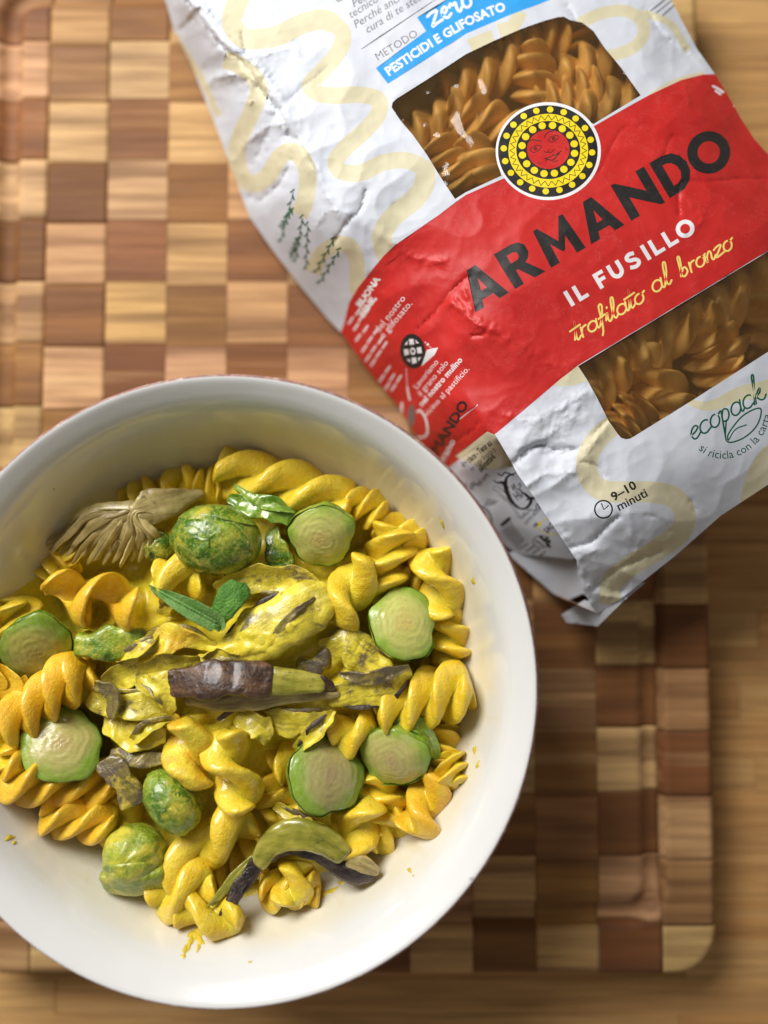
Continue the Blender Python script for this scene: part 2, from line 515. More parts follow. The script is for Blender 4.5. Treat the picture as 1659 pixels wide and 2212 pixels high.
# ------------------------------------------------------------------ countertop (structure)
TZ = -2.3
top = empty("countertop", (0, 0, TZ), "bamboo countertop of thin horizontal strips under the cutting board", None)
del top["label"]
top["kind"] = "structure"
y, kk = -60.0, 0
strip_mesh = {}
while y < 62:
    hgt = 1.55
    lx = rng.uniform(-6, 6)
    for x0, x1 in ((-70, lx - 18), (lx - 18, lx + 16), (lx + 16, 70)):
        cx = (x0 + x1) / 2
        L, b, e = (x1 - x0) / 2 - 0.01, hgt / 2 - 0.006, 0.03
        v = [(-L, -b, -1), (L, -b, -1), (L, b, -1), (-L, b, -1), (-L, -b, -e), (L, -b, -e), (L, b, -e), (-L, b, -e),
             (-L + e, -b + e, 0), (L - e, -b + e, 0), (L - e, b - e, 0), (-L + e, b - e, 0)]
        f = [(0, 1, 5, 4), (1, 2, 6, 5), (2, 3, 7, 6), (3, 0, 4, 7), (4, 5, 9, 8), (5, 6, 10, 9), (6, 7, 11, 10), (7, 4, 8, 11), (8, 9, 10, 11)]
        me = bpy.data.meshes.new("strip")
        me.from_pydata((np.array(v) * CM).tolist(), [], f)
        me.materials.append(M['bamboo'])
        o = bpy.data.objects.new("strip", me)
        COL.objects.link(o)
        o.parent = top
        o.location = (cx * CM, (y + hgt / 2) * CM, 0)
        t_ = rng.uniform(0, 1)
        c = np.array((0.56, 0.29, 0.10)) * (1 - t_) + np.array((0.66, 0.39, 0.15)) * t_
        o.color = (*c, 1)
    y += hgt

# ------------------------------------------------------------------ cutting board
XB = [-16.9] + [-14.07 + 2.517 * i for i in range(0, 11)] + [13.27]
YB = [23.6, 22.3, 19.79, 17.3, 14.67, 12.1, 9.48, 6.88, 4.25, 1.6, -1.05, -3.7, -6.31, -8.83, -11.4, -13.9, -16.48, -18.43]
GX0, GX1, GY0, GY1, GR = -15.75, 10.85, -16.1, 22.0, 1.3       # centre line of the juice groove
board = empty("cutting_board", (-1.8, 2.5, TZ), "checkered end-grain wooden cutting board with a juice groove, under the bowl and bag", "cutting board")


def rr_dist(x, y, x0, x1, y0, y1, r):
    """signed distance to a rounded rectangle outline"""
    cx, cy, hx, hy = (x0 + x1) / 2, (y0 + y1) / 2, (x1 - x0) / 2 - r, (y1 - y0) / 2 - r
    qx, qy = np.abs(x - cx) - hx, np.abs(y - cy) - hy
    return np.hypot(np.maximum(qx, 0), np.maximum(qy, 0)) + np.minimum(np.maximum(qx, qy), 0) - r


RC = 1.75
BX0, BX1, BY0, BY1 = XB[0], XB[-1], YB[-1], YB[0]


def block(x0, x1, y0, y1, colr):
    mx_, my_ = (x0 + x1) / 2, (y0 + y1) / 2
    near = min(abs(v) for v in rr_dist(np.array([x0, x1, x0, x1, mx_]), np.array([y0, y0, y1, y1, my_]), GX0, GX1, GY0, GY1, GR)) < 1.9
    edge = x0 <= BX0 + 0.1 or x1 >= BX1 - 0.1 or y0 <= BY0 + 0.1 or y1 >= BY1 - 0.1
    n = 16 if (near or edge) else 5
    g = 0.006
    xs, ys = np.linspace(x0 + g, x1 - g, n), np.linspace(y0 + g, y1 - g, n)
    if not near and not edge:
        xs[1], xs[-2], ys[1], ys[-2] = xs[0] + .012, xs[-1] - .012, ys[0] + .012, ys[-1] - .012
    X, Y = np.meshgrid(xs, ys, indexing='ij')
    X, Y = X.ravel(), Y.ravel()
    Z = np.zeros_like(X)
    d = np.abs(rr_dist(X, Y, GX0, GX1, GY0, GY1, GR))
    Z -= 0.36 * np.where(d < 0.5, np.sqrt(np.clip(1 - (d / 0.5) ** 2, 0, 1)), 0)
    # rounded outline
    cx, cy = np.clip(X, BX0 + RC, BX1 - RC), np.clip(Y, BY0 + RC, BY1 - RC)
    rx, ry = X - cx, Y - cy
    rl = np.hypot(rx, ry)
    s = np.where(rl > RC, RC / np.maximum(rl, 1e-6), 1)
    X, Y = cx + rx * s, cy + ry * s
    de = -rr_dist(X, Y, BX0, BX1, BY0, BY1, RC)
    Z -= np.where(de < 0.25, 0.25 - np.sqrt(np.clip(0.0625 - (0.25 - np.clip(de, 0, .25)) ** 2, 0, 1)), 0)
    I = np.arange(n * n).reshape(n, n)
    ring = np.concatenate([I[:, 0], I[-1, 1:], I[-2::-1, -1], I[0, -2:0:-1]])
    if not near and not edge:
        Z[ring] -= 0.01
    V = np.stack([X, Y, Z], 1)
    low = V[ring].copy()
    low[:, 2] = -2.25
    f = grid_faces(n, n)
    m, N0 = len(ring), n * n
    for i in range(m):
        j = (i + 1) % m
        f.append((int(ring[i]), N0 + i, N0 + j, int(ring[j])))
    o = mk("block", np.vstack([V, low]), f, M['block'], board, smooth=False)
    for p in o.data.polygons[: (n - 1) ** 2]:
        p.use_smooth = near or edge
    o.color = (*colr, 1)


OVR = {(4, 4): 'm', (5, 4): 'm', (4, 1): 'm', (10, 11): 'm', (8, 13): 'm', (10, 14): 'm'}
for ci in range(len(XB) - 1):
    for ri in range(len(YB) - 1):
        k_, r_ = ci - 1, ri - 1
        darkq = (k_ + r_ + (1 if r_ >= 9 else 0)) % 2 == 1
        cD = np.array([(0.27, 0.115, 0.034), (0.32, 0.152, 0.044), (0.28, 0.115, 0.042), (0.21, 0.083, 0.028)][rng.integers(4)])
        cL = np.array([(0.63, 0.40, 0.180), (0.58, 0.34, 0.145), (0.67, 0.43, 0.20), (0.58, 0.33, 0.16)][rng.integers(4)])
        kind = OVR.get((k_, r_))
        c = (cD * 0.5 + cL * 0.5) if kind == 'm' else (cD if darkq else cL)
        if rng.uniform() < .12:
            m_ = rng.uniform(.2, .5)
            c = c * (1 - m_) + (cL if darkq else cD) * m_
        c = c * rng.uniform(0.88, 1.12) * np.array([1, rng.uniform(.95, 1.05), rng.uniform(.86, 1.06)])
        off = 0.12 if k_ % 2 else -0.05
        y1 = YB[ri] + (off if 0 < ri else 0)
        y0 = YB[ri + 1] + (off if ri + 1 < len(YB) - 1 else 0)
        block(XB[ci], XB[ci + 1], y0, y1, c)

# ------------------------------------------------------------------ bowl
BC = P(482.4, 1482.0, 7.0)
BC[2] = 0
inner = [(0, .85), (2.5, .88), (4.4, 1.0), (5.8, 1.45), (6.9, 2.2), (7.75, 3.2), (8.35, 4.3), (8.8, 5.4), (9.02, 5.95), (9.2, 6.3), (9.4, 6.56), (9.62, 6.76), (9.82, 6.92), (9.92, 6.975), (9.975, 6.985)]
rimp = [(9.975, 6.985), (10.015, 6.965), (10.05, 6.905), (10.08, 6.86), (10.10, 6.76)]
outer = [(10.10, 6.76), (10.06, 6.4), (9.9, 5.7), (9.5, 4.4), (8.8, 3.0), (7.8, 1.7), (6.6, .75), (5.8, .45), (5.6, .05), (5.3, 0.02), (5.1, .3), (0, .35)]


def lathe(name, prof, mat, parent, n=160, sub=4, wob=0.0):
    pr = spline(prof, (len(prof) - 1) * sub + 1)
    pr[:, 0] = np.maximum(pr[:, 0], 0.002)
    a = np.linspace(0, 2 * np.pi, n, endpoint=False)
    R, A = np.meshgrid(np.arange(len(pr)), a, indexing='ij')
    r, z = pr[R.ravel(), 0], pr[R.ravel(), 1]
    A = A.ravel()
    if wob:
        w_ = noise(np.stack([np.cos(A) * 9, np.sin(A) * 9, z * 3], 1)) + noise(np.stack([np.cos(A) * 30, np.sin(A) * 30, z * 3], 1)) * .6
        r = r + wob * w_
    V = np.stack([BC[0] + r * np.cos(A), BC[1] + r * np.sin(A), BC[2] + z], 1)
    return mk(name, V, [q[::-1] for q in grid_faces(len(pr), n, wrap_v=True)], mat, parent)


bowl = empty("bowl", BC, "round white glazed ceramic bowl with a worn rim, full of yellow pasta", "bowl")
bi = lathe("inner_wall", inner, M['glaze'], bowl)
lathe("worn_rim_edge", rimp, M['worn_clay'], bowl, 360, 4, 0.010)
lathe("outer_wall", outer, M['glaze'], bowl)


def world_bvh(o):
    org = np.array(o.parent["_o"] if o.parent else o["_o"])
    vs_ = [tuple(np.array(v.co) / CM + org) for v in o.data.vertices]
    return BVHTree.FromPolygons(vs_, [tuple(p.vertices) for p in o.data.polygons])


def hit(bvh, u, v):
    d = ray(u, v)
    d /= np.linalg.norm(d)
    return bvh.ray_cast(Vector(CAM), Vector(d))


bowl_bvh = world_bvh(bi)


# ------------------------------------------------------------------ sheets traced over heights (paper, sauce)
def tps(pts):
    """thin-plate height field through (u, v, z) points"""
    p = np.asarray(pts, float)
    a = p[:, :2] / 500
    def U(r2):
        return np.where(r2 > 1e-12, r2 * np.log(np.maximum(r2, 1e-12)), 0)
    n = len(p)
    K = U(((a[:, None] - a[None]) ** 2).sum(-1)) + np.eye(n) * 0.002
    Q = np.c_[np.ones(n), a]
    A = np.block([[K, Q], [Q.T, np.zeros((3, 3))]])
    s = np.linalg.solve(A, np.r_[p[:, 2], 0, 0, 0])
    def f(u, v):
        b = np.c_[u, v] / 500
        return U(((b[:, None] - a[None]) ** 2).sum(-1)) @ s[:n] + np.c_[np.ones(len(b)), b] @ s[n:]
    return f


def floor_z(u, v):
    h_ = hit(bowl_bvh, u, v)
    return h_[0][2] if h_[0] is not None else 0.0


def on_bowl(p, lift):
    u, v, z = p
    for _ in range(6):        # what would sit far up the wall slides down toward the middle
        if floor_z(u, v) + lift - z < .8:
            break
        du, dv = 520 - u, 1430 - v
        L_ = math.hypot(du, dv)
        u, v = u + du / L_ * 12, v + dv / L_ * 12
    return (u, v, max(z, floor_z(u, v) + lift))


def inside(pts, poly):
    x, y = pts[:, 0], pts[:, 1]
    p = np.asarray(poly, float)
    c = np.zeros(len(pts), bool)
    j = len(p) - 1
    for i in range(len(p)):
        xi, yi, xj, yj = *p[i], *p[j]
        if yi != yj:
            c ^= ((yi > y) != (yj > y)) & (x < (xj - xi) * (y - yi) / (yj - yi) + xi)
        j = i
    return c


def seg_dist(pts, poly, closed=True):
    p = np.asarray(poly, float)
    best = np.full(len(pts), 1e9)
    for i in range(len(p) if closed else len(p) - 1):
        a, b = p[i], p[(i + 1) % len(p)]
        ab = b - a
        t = np.clip(((pts - a) @ ab) / max(ab @ ab, 1e-9), 0, 1)
        best = np.minimum(best, np.hypot(*(pts - a - t[:, None] * ab).T))
    return best


def sheet(outline, step, shapes=(), holes=()):
    """triangulate an outlined sheet; shapes = [(loops, even_odd, material index)] become exact inked regions"""
    ol = np.asarray(outline, float)
    loops = [ol] + [np.asarray(h, float) for h in holes]
    for lp, _, _ in shapes:
        loops += [np.asarray(l, float) for l in lp]
    pts, edges = [], []
    for l in loops:
        b = len(pts)
        pts += [Vector(q) for q in l]
        edges += [(b + i, b + (i + 1) % len(l)) for i in range(len(l))]
    lo, hi = ol.min(0), ol.max(0)
    gx, gy = np.meshgrid(np.arange(lo[0], hi[0], step), np.arange(lo[1], hi[1], step * 0.87), indexing='ij')
    gx = gx + (np.arange(gx.shape[1]) % 2)[None] * step / 2
    g = np.c_[gx.ravel(), gy.ravel()] + rng.uniform(-.18, .18, (gx.size, 2)) * step
    g = g[inside(g, ol)]
    g = g[seg_dist(g, ol) > step * .4]
    pts += [Vector(q) for q in g]
    r = delaunay_2d_cdt(pts, edges, [], 0, 1e-4)
    V = np.array([tuple(v) for v in r[0]])
    F = np.array([f for f in r[2] if len(f) == 3])
    C = V[F].mean(1)
    keep = inside(C, ol)
    for h in holes:
        keep &= ~inside(C, h)
    F, C = F[keep], C[keep]
    mi = np.zeros(len(F), int)
    for lp, eo, m in shapes:
        acc = np.zeros(len(F), bool)
        for l in lp:
            l = np.asarray(l, float)
            a, b = l.min(0), l.max(0)
            s = np.where(((C >= a) & (C <= b)).all(1))[0]
            if len(s):
                ins = inside(C[s], l)
                acc[s] = (acc[s] ^ ins) if eo else (acc[s] | ins)
        mi[acc] = m
    a, b, c = V[F[:, 0]], V[F[:, 1]], V[F[:, 2]]
    cr = (b[:, 0] - a[:, 0]) * (c[:, 1] - a[:, 1]) - (b[:, 1] - a[:, 1]) * (c[:, 0] - a[:, 0])
    F[cr > 0] = F[cr > 0][:, ::-1]
    used = np.unique(F)
    remap = np.full(len(V), -1)
    remap[used] = np.arange(len(used))
    return V[used], remap[F], mi


# ------------------------------------------------------------------ print tools (flat artwork in photo-plane units)
def stroke(pts, wd, cap=True, smooth=0):
    p = np.asarray(pts, float)
    if smooth:
        p = spline(p, smooth)
    wd = np.broadcast_to(np.asarray(wd, float), (len(p),)) / 2
    t = np.gradient(p, axis=0)
    t /= np.maximum(np.linalg.norm(t, axis=1), 1e-9)[:, None]
    n = np.c_[-t[:, 1], t[:, 0]]
    l, r = p + n * wd[:, None], p - n * wd[:, None]
    out = list(l)
    if cap:
        for a in (45, 0, -45):
            a = math.radians(a)
            out.append(p[-1] + (t[-1] * math.cos(a) + n[-1] * math.sin(a)) * wd[-1])
    out += list(r[::-1])
    if cap:
        for a in (-45, 0, 45):
            a = math.radians(a)
            out.append(p[0] + (-t[0] * math.cos(a) + n[0] * math.sin(a)) * wd[0])
    return np.array(out)


def bars(pts, wd):
    """a polyline as separate straight bars with square corners (block letters)"""
    return [stroke([a, b], wd, False) for a, b in zip(pts[:-1], pts[1:])]


def ell(cx, cy, rx, ry, n=36):
    a = np.linspace(0, 2 * np.pi, n, endpoint=False)
    return np.c_[cx + rx * np.cos(a), cy + ry * np.sin(a)]


def frame(o, ang, sx, sy=None, shear=0.0):
    """letter space (x right, y up) to the photo plane"""
    sy = sy or sx
    a = math.radians(ang)
    e, n = np.array([math.cos(a), -math.sin(a)]), np.array([-math.sin(a), -math.cos(a)])
    def f(p):
        p = np.asarray(p, float)
        return np.asarray(o, float) + (p[:, :1] + shear * p[:, 1:]) * sx * e + p[:, 1:] * sy * n
    return f


def along(path, size):
    """letter space wrapped along a polyline baseline"""
    q = spline(path, 80)
    L = np.r_[0, np.cumsum(np.hypot(*np.diff(q, axis=0).T))]
    def f(p):
        p = np.asarray(p, float)
        s = p[:, 0] * size
        x, y_ = np.interp(s, L, q[:, 0]), np.interp(s, L, q[:, 1])
        x2, y2 = np.interp(s + 1, L, q[:, 0]), np.interp(s + 1, L, q[:, 1])
        ex = s - np.clip(s, 0, L[-1])
        t = np.c_[x2 - x, y2 - y_]
        last = q[-1] - q[-2]
        t = np.where((np.hypot(*t.T) < .5)[:, None], last / np.hypot(*last), t)
        t /= np.hypot(*t.T)[:, None]
        n = np.c_[t[:, 1], -t[:, 0]]
        return np.c_[x, y_] + ex[:, None] * t + n * p[:, 1:] * size
    return f


_txt = {}


def text_loops(body, bold=0.0, shear=0.0):
    key = (body, bold, shear)
    if key not in _txt:
        c = bpy.data.curves.new("lettering", 'FONT')
        c.body, c.size, c.offset, c.shear, c.resolution_u = body, 1.0, bold, shear, 2
        o = bpy.data.objects.new("lettering", c)
        COL.objects.link(o)
        dg = bpy.context.evaluated_depsgraph_get()
        me = o.evaluated_get(dg).to_mesh()
        V = np.array([v.co[:2] for v in me.vertices])
        cnt = {}
        for p in me.polygons:
            for a, b in p.edge_keys:
                cnt[(a, b)] = cnt.get((a, b), 0) + 1
        adj = {}
        for (a, b), n in cnt.items():
            if n == 1:
                adj.setdefault(a, []).append(b)
                adj.setdefault(b, []).append(a)
        seen, loops = set(), []
        for s in adj:
            if s in seen:
                continue
            lp, cur, prev = [], s, None
            while cur is not None and cur not in seen:
                seen.add(cur)
                lp.append(cur)
                nx = [x for x in adj[cur] if x not in seen]
                cur = nx[0] if nx else None
            if len(lp) > 2:
                loops.append(V[lp])
        bpy.data.objects.remove(o)
        bpy.data.curves.remove(c)
        _txt[key] = loops
    return _txt[key]


def text(body, f, bold=0.0, shear=0.0):
    return [f(l) for l in text_loops(body, bold, shear)]


# single-stroke script letters, x-height 1, advance given last
def arc(cx, cy, rx, ry, a0, a1, n=9):
    a = np.radians(np.linspace(a0, a1, n))
    return [(cx + rx * math.cos(t), cy + ry * math.sin(t)) for t in a]


SCRIPT = {
    'a': ([arc(.42, .5, .42, .5, 0, 360, 18), [(.86, 1.0), (.83, .35), (.92, .02), (1.15, .2)]], 1.08),
    'b': ([[(0, 0.2), (.25, 1.2), (.3, 2.1), (.12, 2.1), (.1, 1.2), (.12, .3), (.35, 0), (.7, .3), (.6, .8), (.35, .85), (.25, .6)]], .9),
    'c': ([arc(.45, .5, .45, .5, 50, 310, 12) + [(1.0, .25)]], .92),
    'e': ([[(.05, .4), (.5, .55), (.75, .8), (.5, 1.0), (.2, .8), (.08, .4), (.3, 0.02), (.6, .05), (.95, .35)]], .9),
    'f': ([[(0, .1), (.3, .8), (.55, 1.8), (.45, 2.15), (.25, 1.9), (.25, .6), (.15, -.5), (0, -.9)], [(0, .85), (.62, .95)]], .62),
    'i': ([[(0, .3), (.22, 1.0), (.2, .3), (.35, 0), (.6, .3)], [(.30, 1.42), (.33, 1.50)]], .55),
    'k': ([[(0, 0), (.25, 1.3), (.4, 2.2), (.22, 2.2), (.18, 1.2), (.15, 0)], [(.15, .4), (.5, .9), (.7, 1.0), (.62, .7), (.3, .5), (.6, .1), (.9, .05), (1.1, .3)]], 1.1),
    'l': ([[(0, .2), (.35, 1.1), (.48, 2.0), (.32, 2.15), (.2, 1.6), (.18, .4), (.35, 0), (.62, .25)]], .58),
    'n': ([[(0, .9), (.1, 0), (.2, .6), (.45, 1.0), (.62, .8), (.6, .2), (.75, 0), (1.0, .3)]], .95),
    'o': ([arc(.42, .5, .40, .5, 80, 430, 16) + [(.75, .85), (1.0, 1.0)]], .92),
    'p': ([[(0, .9), (.15, .95), (.12, 0), (.08, -1.1)], [(.12, .5), (.35, .98), (.7, .8), (.72, .3), (.45, 0), (.14, .15)]], .98),
    'r': ([[(.12, 1.05), (.14, 0)], [(.14, .55), (.28, .92), (.62, 1.0)]], .74),
    't': ([[(0, .2), (.25, 1.1), (.34, 2.0), (.2, .5), (.3, 0.02), (.65, .3)], [(-.25, 1.25), (.75, 1.35)]], .62),
    'z': ([[(0, .85), (.3, 1.0), (.75, .98), (.4, .5), (0.05, .05), (.4, .02), (.95, .15)]], .9),
    ' ': ([], .6),
}


def script(body, f, wd):
    out, x = [], 0
    for ch in body:
        st, ad = SCRIPT[ch]
        for s in st:
            s = np.array(s) + [x, 0]
            out.append(stroke(f(s), wd, True, max(8, len(s) * 3)))
        x += ad
    return out


# ------------------------------------------------------------------ the artwork of the pasta bag
I_ = {n: i for i, n in enumerate(PM)}
ART, ART_SIDE = [], []          # (loops, even-odd, material); the second only on the tucked side
DEST = [ART]


def art(loops, m, eo=False):
    DEST[0].append((loops, eo, I_[m]))


def c1(p):   # traced coordinates of the crops the artwork was measured in
    p = np.asarray(p, float); return np.c_[354.2 + .3933 * p[:, 0], .3933 * p[:, 1]]
def c2(p):
    p = np.asarray(p, float); return np.c_[1006.6 + .3933 * p[:, 0], .3933 * p[:, 1]]
def c3(p):
    p = np.asarray(p, float); return np.c_[652.4 + .33713 * p[:, 0], 466 + .33713 * p[:, 1]]
def c4(p):
    p = np.asarray(p, float); return np.c_[1099.8 + .33713 * p[:, 0], 466 + .33713 * p[:, 1]]
def c5(p):
    p = np.asarray(p, float); return np.c_[932 + .4382 * p[:, 0], 885.4 + .4382 * p[:, 1]]
def c7(p):
    p = np.asarray(p, float); return np.c_[978.6 + .22472 * p[:, 0], 932 + .22472 * p[:, 1]]


# pale waves
art([stroke(c1([(440, -60), (385, 60), (375, 130), (430, 205), (520, 215), (640, 190), (760, 130), (870, 108), (960, 150), (985, 215), (940, 310), (860, 400), (800, 470), (850, 515), (960, 525), (1080, 520),
                (1180, 550), (1175, 630), (1110, 710), (1010, 800), (945, 880), (970, 940), (1080, 950), (1200, 895), (1320, 880), (1425, 925), (1430, 1010), (1380, 1090), (1270, 1180), (1205, 1270), (1205, 1360), (1250, 1430)]),
              np.r_[np.full(30, 44), np.full(66, 36), np.full(24, 44)], False, 120)], 'cream')
art([stroke(c1([(330, 330), (400, 350), (490, 420), (520, 500), (480, 620), (420, 750), (400, 850), (430, 970), (500, 1010), (575, 960), (640, 860), (710, 830), (775, 900), (790, 1000), (770, 1120), (740, 1180)]), 38, False, 60)], 'cream')
art([stroke(c1([(60, 190), (110, 280), (190, 400), (240, 500), (300, 640)]), 14, False, 20)], 'cream')
art([stroke(c1([(820, 1500), (860, 1400), (960, 1340), (1030, 1360), (1060, 1450), (1060, 1560), (1090, 1680)]), 34, False, 30)], 'cream')
art([stroke(c2([(620, 130), (740, 75), (870, 60), (960, 110), (975, 190), (920, 260), (820, 300), (780, 300)]), 26, False, 40)], 'cream')
art([stroke(c2([(960, 70), (1050, 95), (1130, 140), (1220, 280)]), 16, False, 20)], 'cream')
art([stroke(c2([(20, 250), (90, 220), (150, 200)]), 28, False, 12)], 'cream')
art([stroke(c2([(180, 170), (260, 140), (300, 60)]), 30, False, 12)], 'cream')
art([stroke(c2([(1010, 522), (1120, 455), (1220, 420), (1310, 400)]), 7, False, 12)], 'cream')
art([stroke(c5([(1000, 20), (920, 60), (830, 130), (770, 230), (775, 330), (840, 395), (950, 405), (1080, 405), (1190, 430), (1250, 510), (1220, 610), (1110, 690), (980, 770), (890, 850), (880, 960)]), 46, False, 70)], 'cream')
art([np.array(c4([(250, 1090), (440, 955), (500, 1060), (400, 1090)]))], 'cream')
art([stroke(c4([(1150, 1190), (1250, 1220), (1350, 1200), (1480, 1140), (1640, 1110), (1800, 1070)]), np.linspace(14, 42, 30), False, 30)], 'cream')
art([stroke(c5([(1575, 470), (1590, 380), (1640, 270), (1720, 180)]), 48, False, 20)], 'cream')
DEST[0] = ART_SIDE
art([c7([(20, 240), (330, 0), (470, 60), (540, 180), (585, 340), (480, 360), (250, 352), (150, 300)])], 'cream')

DEST[0] = ART
# blue label and the lines above it
art([np.array([(812, 147.5), (920.5, 67), (901, 37.5), (985, -14), (1040, -40), (1048, -12), (1130, -58), (1240, -75), (1262, -30), (1187, 0), (1095, 35), (1006.6, 73), (838, 181)])], 'blue')
art(text("PESTICIDI E GLIFOSATO", along([(839.5, 164.5), (933, 102), (1024, 49.5), (1108, 16), (1198, -20), (1258, -44)], 27.5), 0.035), 'whiteink', True)
zf = frame((933, 58), 27, 24)
art([stroke(zf(s), 6.0, True, 24) for s in ([(.05, 1.0), (.5, 1.15), (1.05, 1.12), (.6, .6), (0.05, 0), (.5, .08), (1.15, .15)], [(1.3, .5), (1.75, .65), (1.95, .95), (1.7, 1.1), (1.4, .8), (1.4, .3), (1.7, .1), (2.1, .3)],
     [(2.2, .85), (2.4, 1.1), (2.55, .9), (2.85, 1.0), (2.75, .4), (2.9, .1), (3.2, .35)], [(3.9, 1.1), (3.5, .9), (3.4, .4), (3.7, .1), (4.1, .3), (4.2, .8), (3.9, 1.1), (4.3, 1.0), (4.7, 1.2)])], 'whiteink')
art(text("METODO", frame((816, 132), 32, 24.5), -0.005), 'greyink', True)
art([stroke([(781, 106), (936, 2), (1000, -40)], 1.6)], 'greyink')
for s, o in (("cura di te stesso", (793, 73)), ("Perché anche", (768, 62)), ("tecnico", (757, 41)), ("Per", (764, 17)), ("G", (727, 8))):
    art(text(s, frame(o, 32, 24.5), 0.0, 0.25), 'greyink', True)
art([stroke([(1405, 24), (1440, -4)], 3), stroke([(1418, 28), (1456, -3)], 3), stroke([(1432, 33), (1462, 6)], 3)], 'greyink')

# red band
BAND = [(735, 720), (743.4, 698.5), (753.5, 654.8), (773.7, 621), (800.7, 587), (827.7, 553.7), (854.7, 528.4), (945.6, 466), (1006.6, 420.8), (1089, 385), (1282, 273), (1400, 206.5), (1470.6, 173), (1517.8, 161),
        (1543.5, 160), (1580, 140), (1900, 500), (1760, 481), (1639, 553.6), (1450, 668), (1248, 789.6), (1211.6, 818), (1073.7, 934.6), (996, 988.5), (969, 1010.5), (930, 1040), (780, 860)]
art([np.array(BAND)], 'red')

# block lettering
AF = frame((1026.6, 675), 30.4, 1.0)


def blk(polys, f, m='black', eo=False):
    art([f(np.array(p, float)) for p in polys], m, eo)


H = 88
blk([[(0, 0), (30, H), (52, H + 1), (85, 0), (61, 0), (55, 16), (27, 16), (22, 0)]], AF)
blk([[(35, 34), (49, 34), (42, 62)]], AF, 'red')
blk([[(100, 0), (98, H), (140, H), (156, 84), (166, 73), (166, 56), (158, 44), (149, 39), (176, 0), (149, 0), (127, 34), (122, 34), (122, 0)]], AF)
blk([[(120, 52), (136, 52), (143, 57), (143, 66), (136, 71), (120, 71)]], AF, 'red')
blk([[(190, 0), (196, H), (206, H + 1), (233, 42), (260, H + 1), (270, H), (277, 0), (255, 0), (252, 46), (236, 18), (230, 18), (214, 46), (212, 0)]], AF)
blk([[(290, 0), (321, H), (342, H + 1), (374, 0), (350, 0), (345, 16), (318, 16), (313, 0)]], AF)
blk([[(325, 34), (339, 34), (332, 61)]], AF, 'red')
blk([[(391, 0), (391, H + 1), (400, H), (452, 40), (452, H), (474, H), (474, -3), (465, -2), (413, 46), (413, 0)]], AF)
blk([[(487, 0), (487, H), (518, H), (538, 83), (552, 70), (559, 50), (556, 30), (544, 12), (526, 2), (512, 0)]], AF)
blk([[(509, 19), (519, 19), (531, 26), (537, 38), (536, 53), (528, 64), (517, 69), (509, 69)]], AF, 'red')
blk([ell(610, 43, 47, 46)], AF)
blk([ell(610, 43, 24, 24)], AF, 'red')

IF = frame((1234.7, 662.5), 31, 1.0)
h = 36
blk([[(0, 0), (0, h), (9, h), (9, 0)], [(21, 0), (21, h), (30, h), (30, 8), (45, 8), (45, 0)],
     [(73, 0), (73, h), (97, h), (97, 28), (82, 28), (82, 22), (95, 22), (95, 14), (82, 14), (82, 0)],
     [(193, 0), (193, h), (202, h), (202, 0)], [(212, 0), (212, h), (221, h), (221, 8), (238, 8), (238, 0)],
     [(246, 0), (246, h), (255, h), (255, 8), (272, 8), (272, 0)]], IF, 'whiteink')
art([stroke(IF(np.array([(112, h), (112, 16), (115, 8), (123, 4), (131, 8), (134, 16), (134, h)])), 9, False, 40),
     stroke(IF(np.array([(175, 30), (165, 32.5), (157, 30), (155, 25), (160, 20), (170, 17), (175, 11), (172, 5), (163, 3), (152, 7)])), 8.5, False, 40)], 'whiteink')
blk([ell(297, 18, 20.5, 19.5)], IF, 'whiteink')
blk([ell(297, 18, 11, 10.5)], IF, 'red')
art(script("trafilato", frame((1243, 738), 30.4, 25.8, 20, .22), 4.0), 'paleyellow')
art(script("al", frame((1413, 634), 31, 27, 22, .22), 4.0), 'paleyellow')
art(script("bronzo", frame((1472, 601), 30.4, 24.6, 20, .22), 4.0), 'paleyellow')

# sun emblem
def em(p):
    p = np.asarray(p, float)
    return c2(p)
EC = (452.0, 830.0)
art([em(ell(EC[0], EC[1], 289, 269, 64))], 'whiteink')
art([em(ell(EC[0] - 2, EC[1], 274, 252, 64))], 'black')
art([em(ell(EC[0], EC[1] - 2, 219, 203, 56))], 'yellow')
art([em(ell(EC[0], EC[1] - 6, 176, 160, 48))], 'black')
art([em(ell(EC[0], EC[1] - 10, 117, 108, 40))], 'red')
art([em(ell(EC[0] - 2 + 243 * math.cos(t), EC[1] - 4 + 225 * math.sin(t), 18, 17, 16)) for t in np.arange(20) * 2 * math.pi / 20 + .05], 'yellow')
art([em(ell(EC[0] + 146 * math.cos(t), EC[1] - 9 + 134 * math.sin(t), 20.5, 19.5, 16)) for t in np.arange(16) * 2 * math.pi / 16 + .16], 'yellow')
zz = [(EC[0] + (184 if i % 2 else 212) * math.cos(t), EC[1] - 3 + (168 if i % 2 else 196) * math.sin(t)) for i, t in enumerate(np.linspace(0, 2 * math.pi, 65))]
art(bars(em(zz), 1.5), 'black')
FACE = [([(338, 782), (368, 768), (412, 776)], 5), ([(430, 755), (446, 730), (482, 716)], 5), ([(350, 824), (375, 801), (412, 800), (402, 824), (370, 838), (350, 824)], 4),
        ([(450, 772), (470, 750), (508, 745), (500, 766), (475, 780), (450, 772)], 4), ([(428, 832), (445, 838), (458, 822)], 4), ([(452, 836), (468, 838), (484, 822)], 4),
        ([(430, 872), (462, 862), (478, 852), (490, 852), (524, 828)], 5), ([(440, 874), (478, 878), (512, 842)], 6), ([(476, 890), (505, 882)], 4), ([(398, 890), (404, 900), (414, 902)], 4), ([(546, 812), (556, 826)], 4),
        ([(440, 880), (436, 886)], 4)]
art([stroke(em(p), wd * .3933, True, 14) for p, wd in FACE], 'black')
art([em(ell(381, 816, 9, 10, 12)), em(ell(481, 761, 9, 10, 12))], 'black')
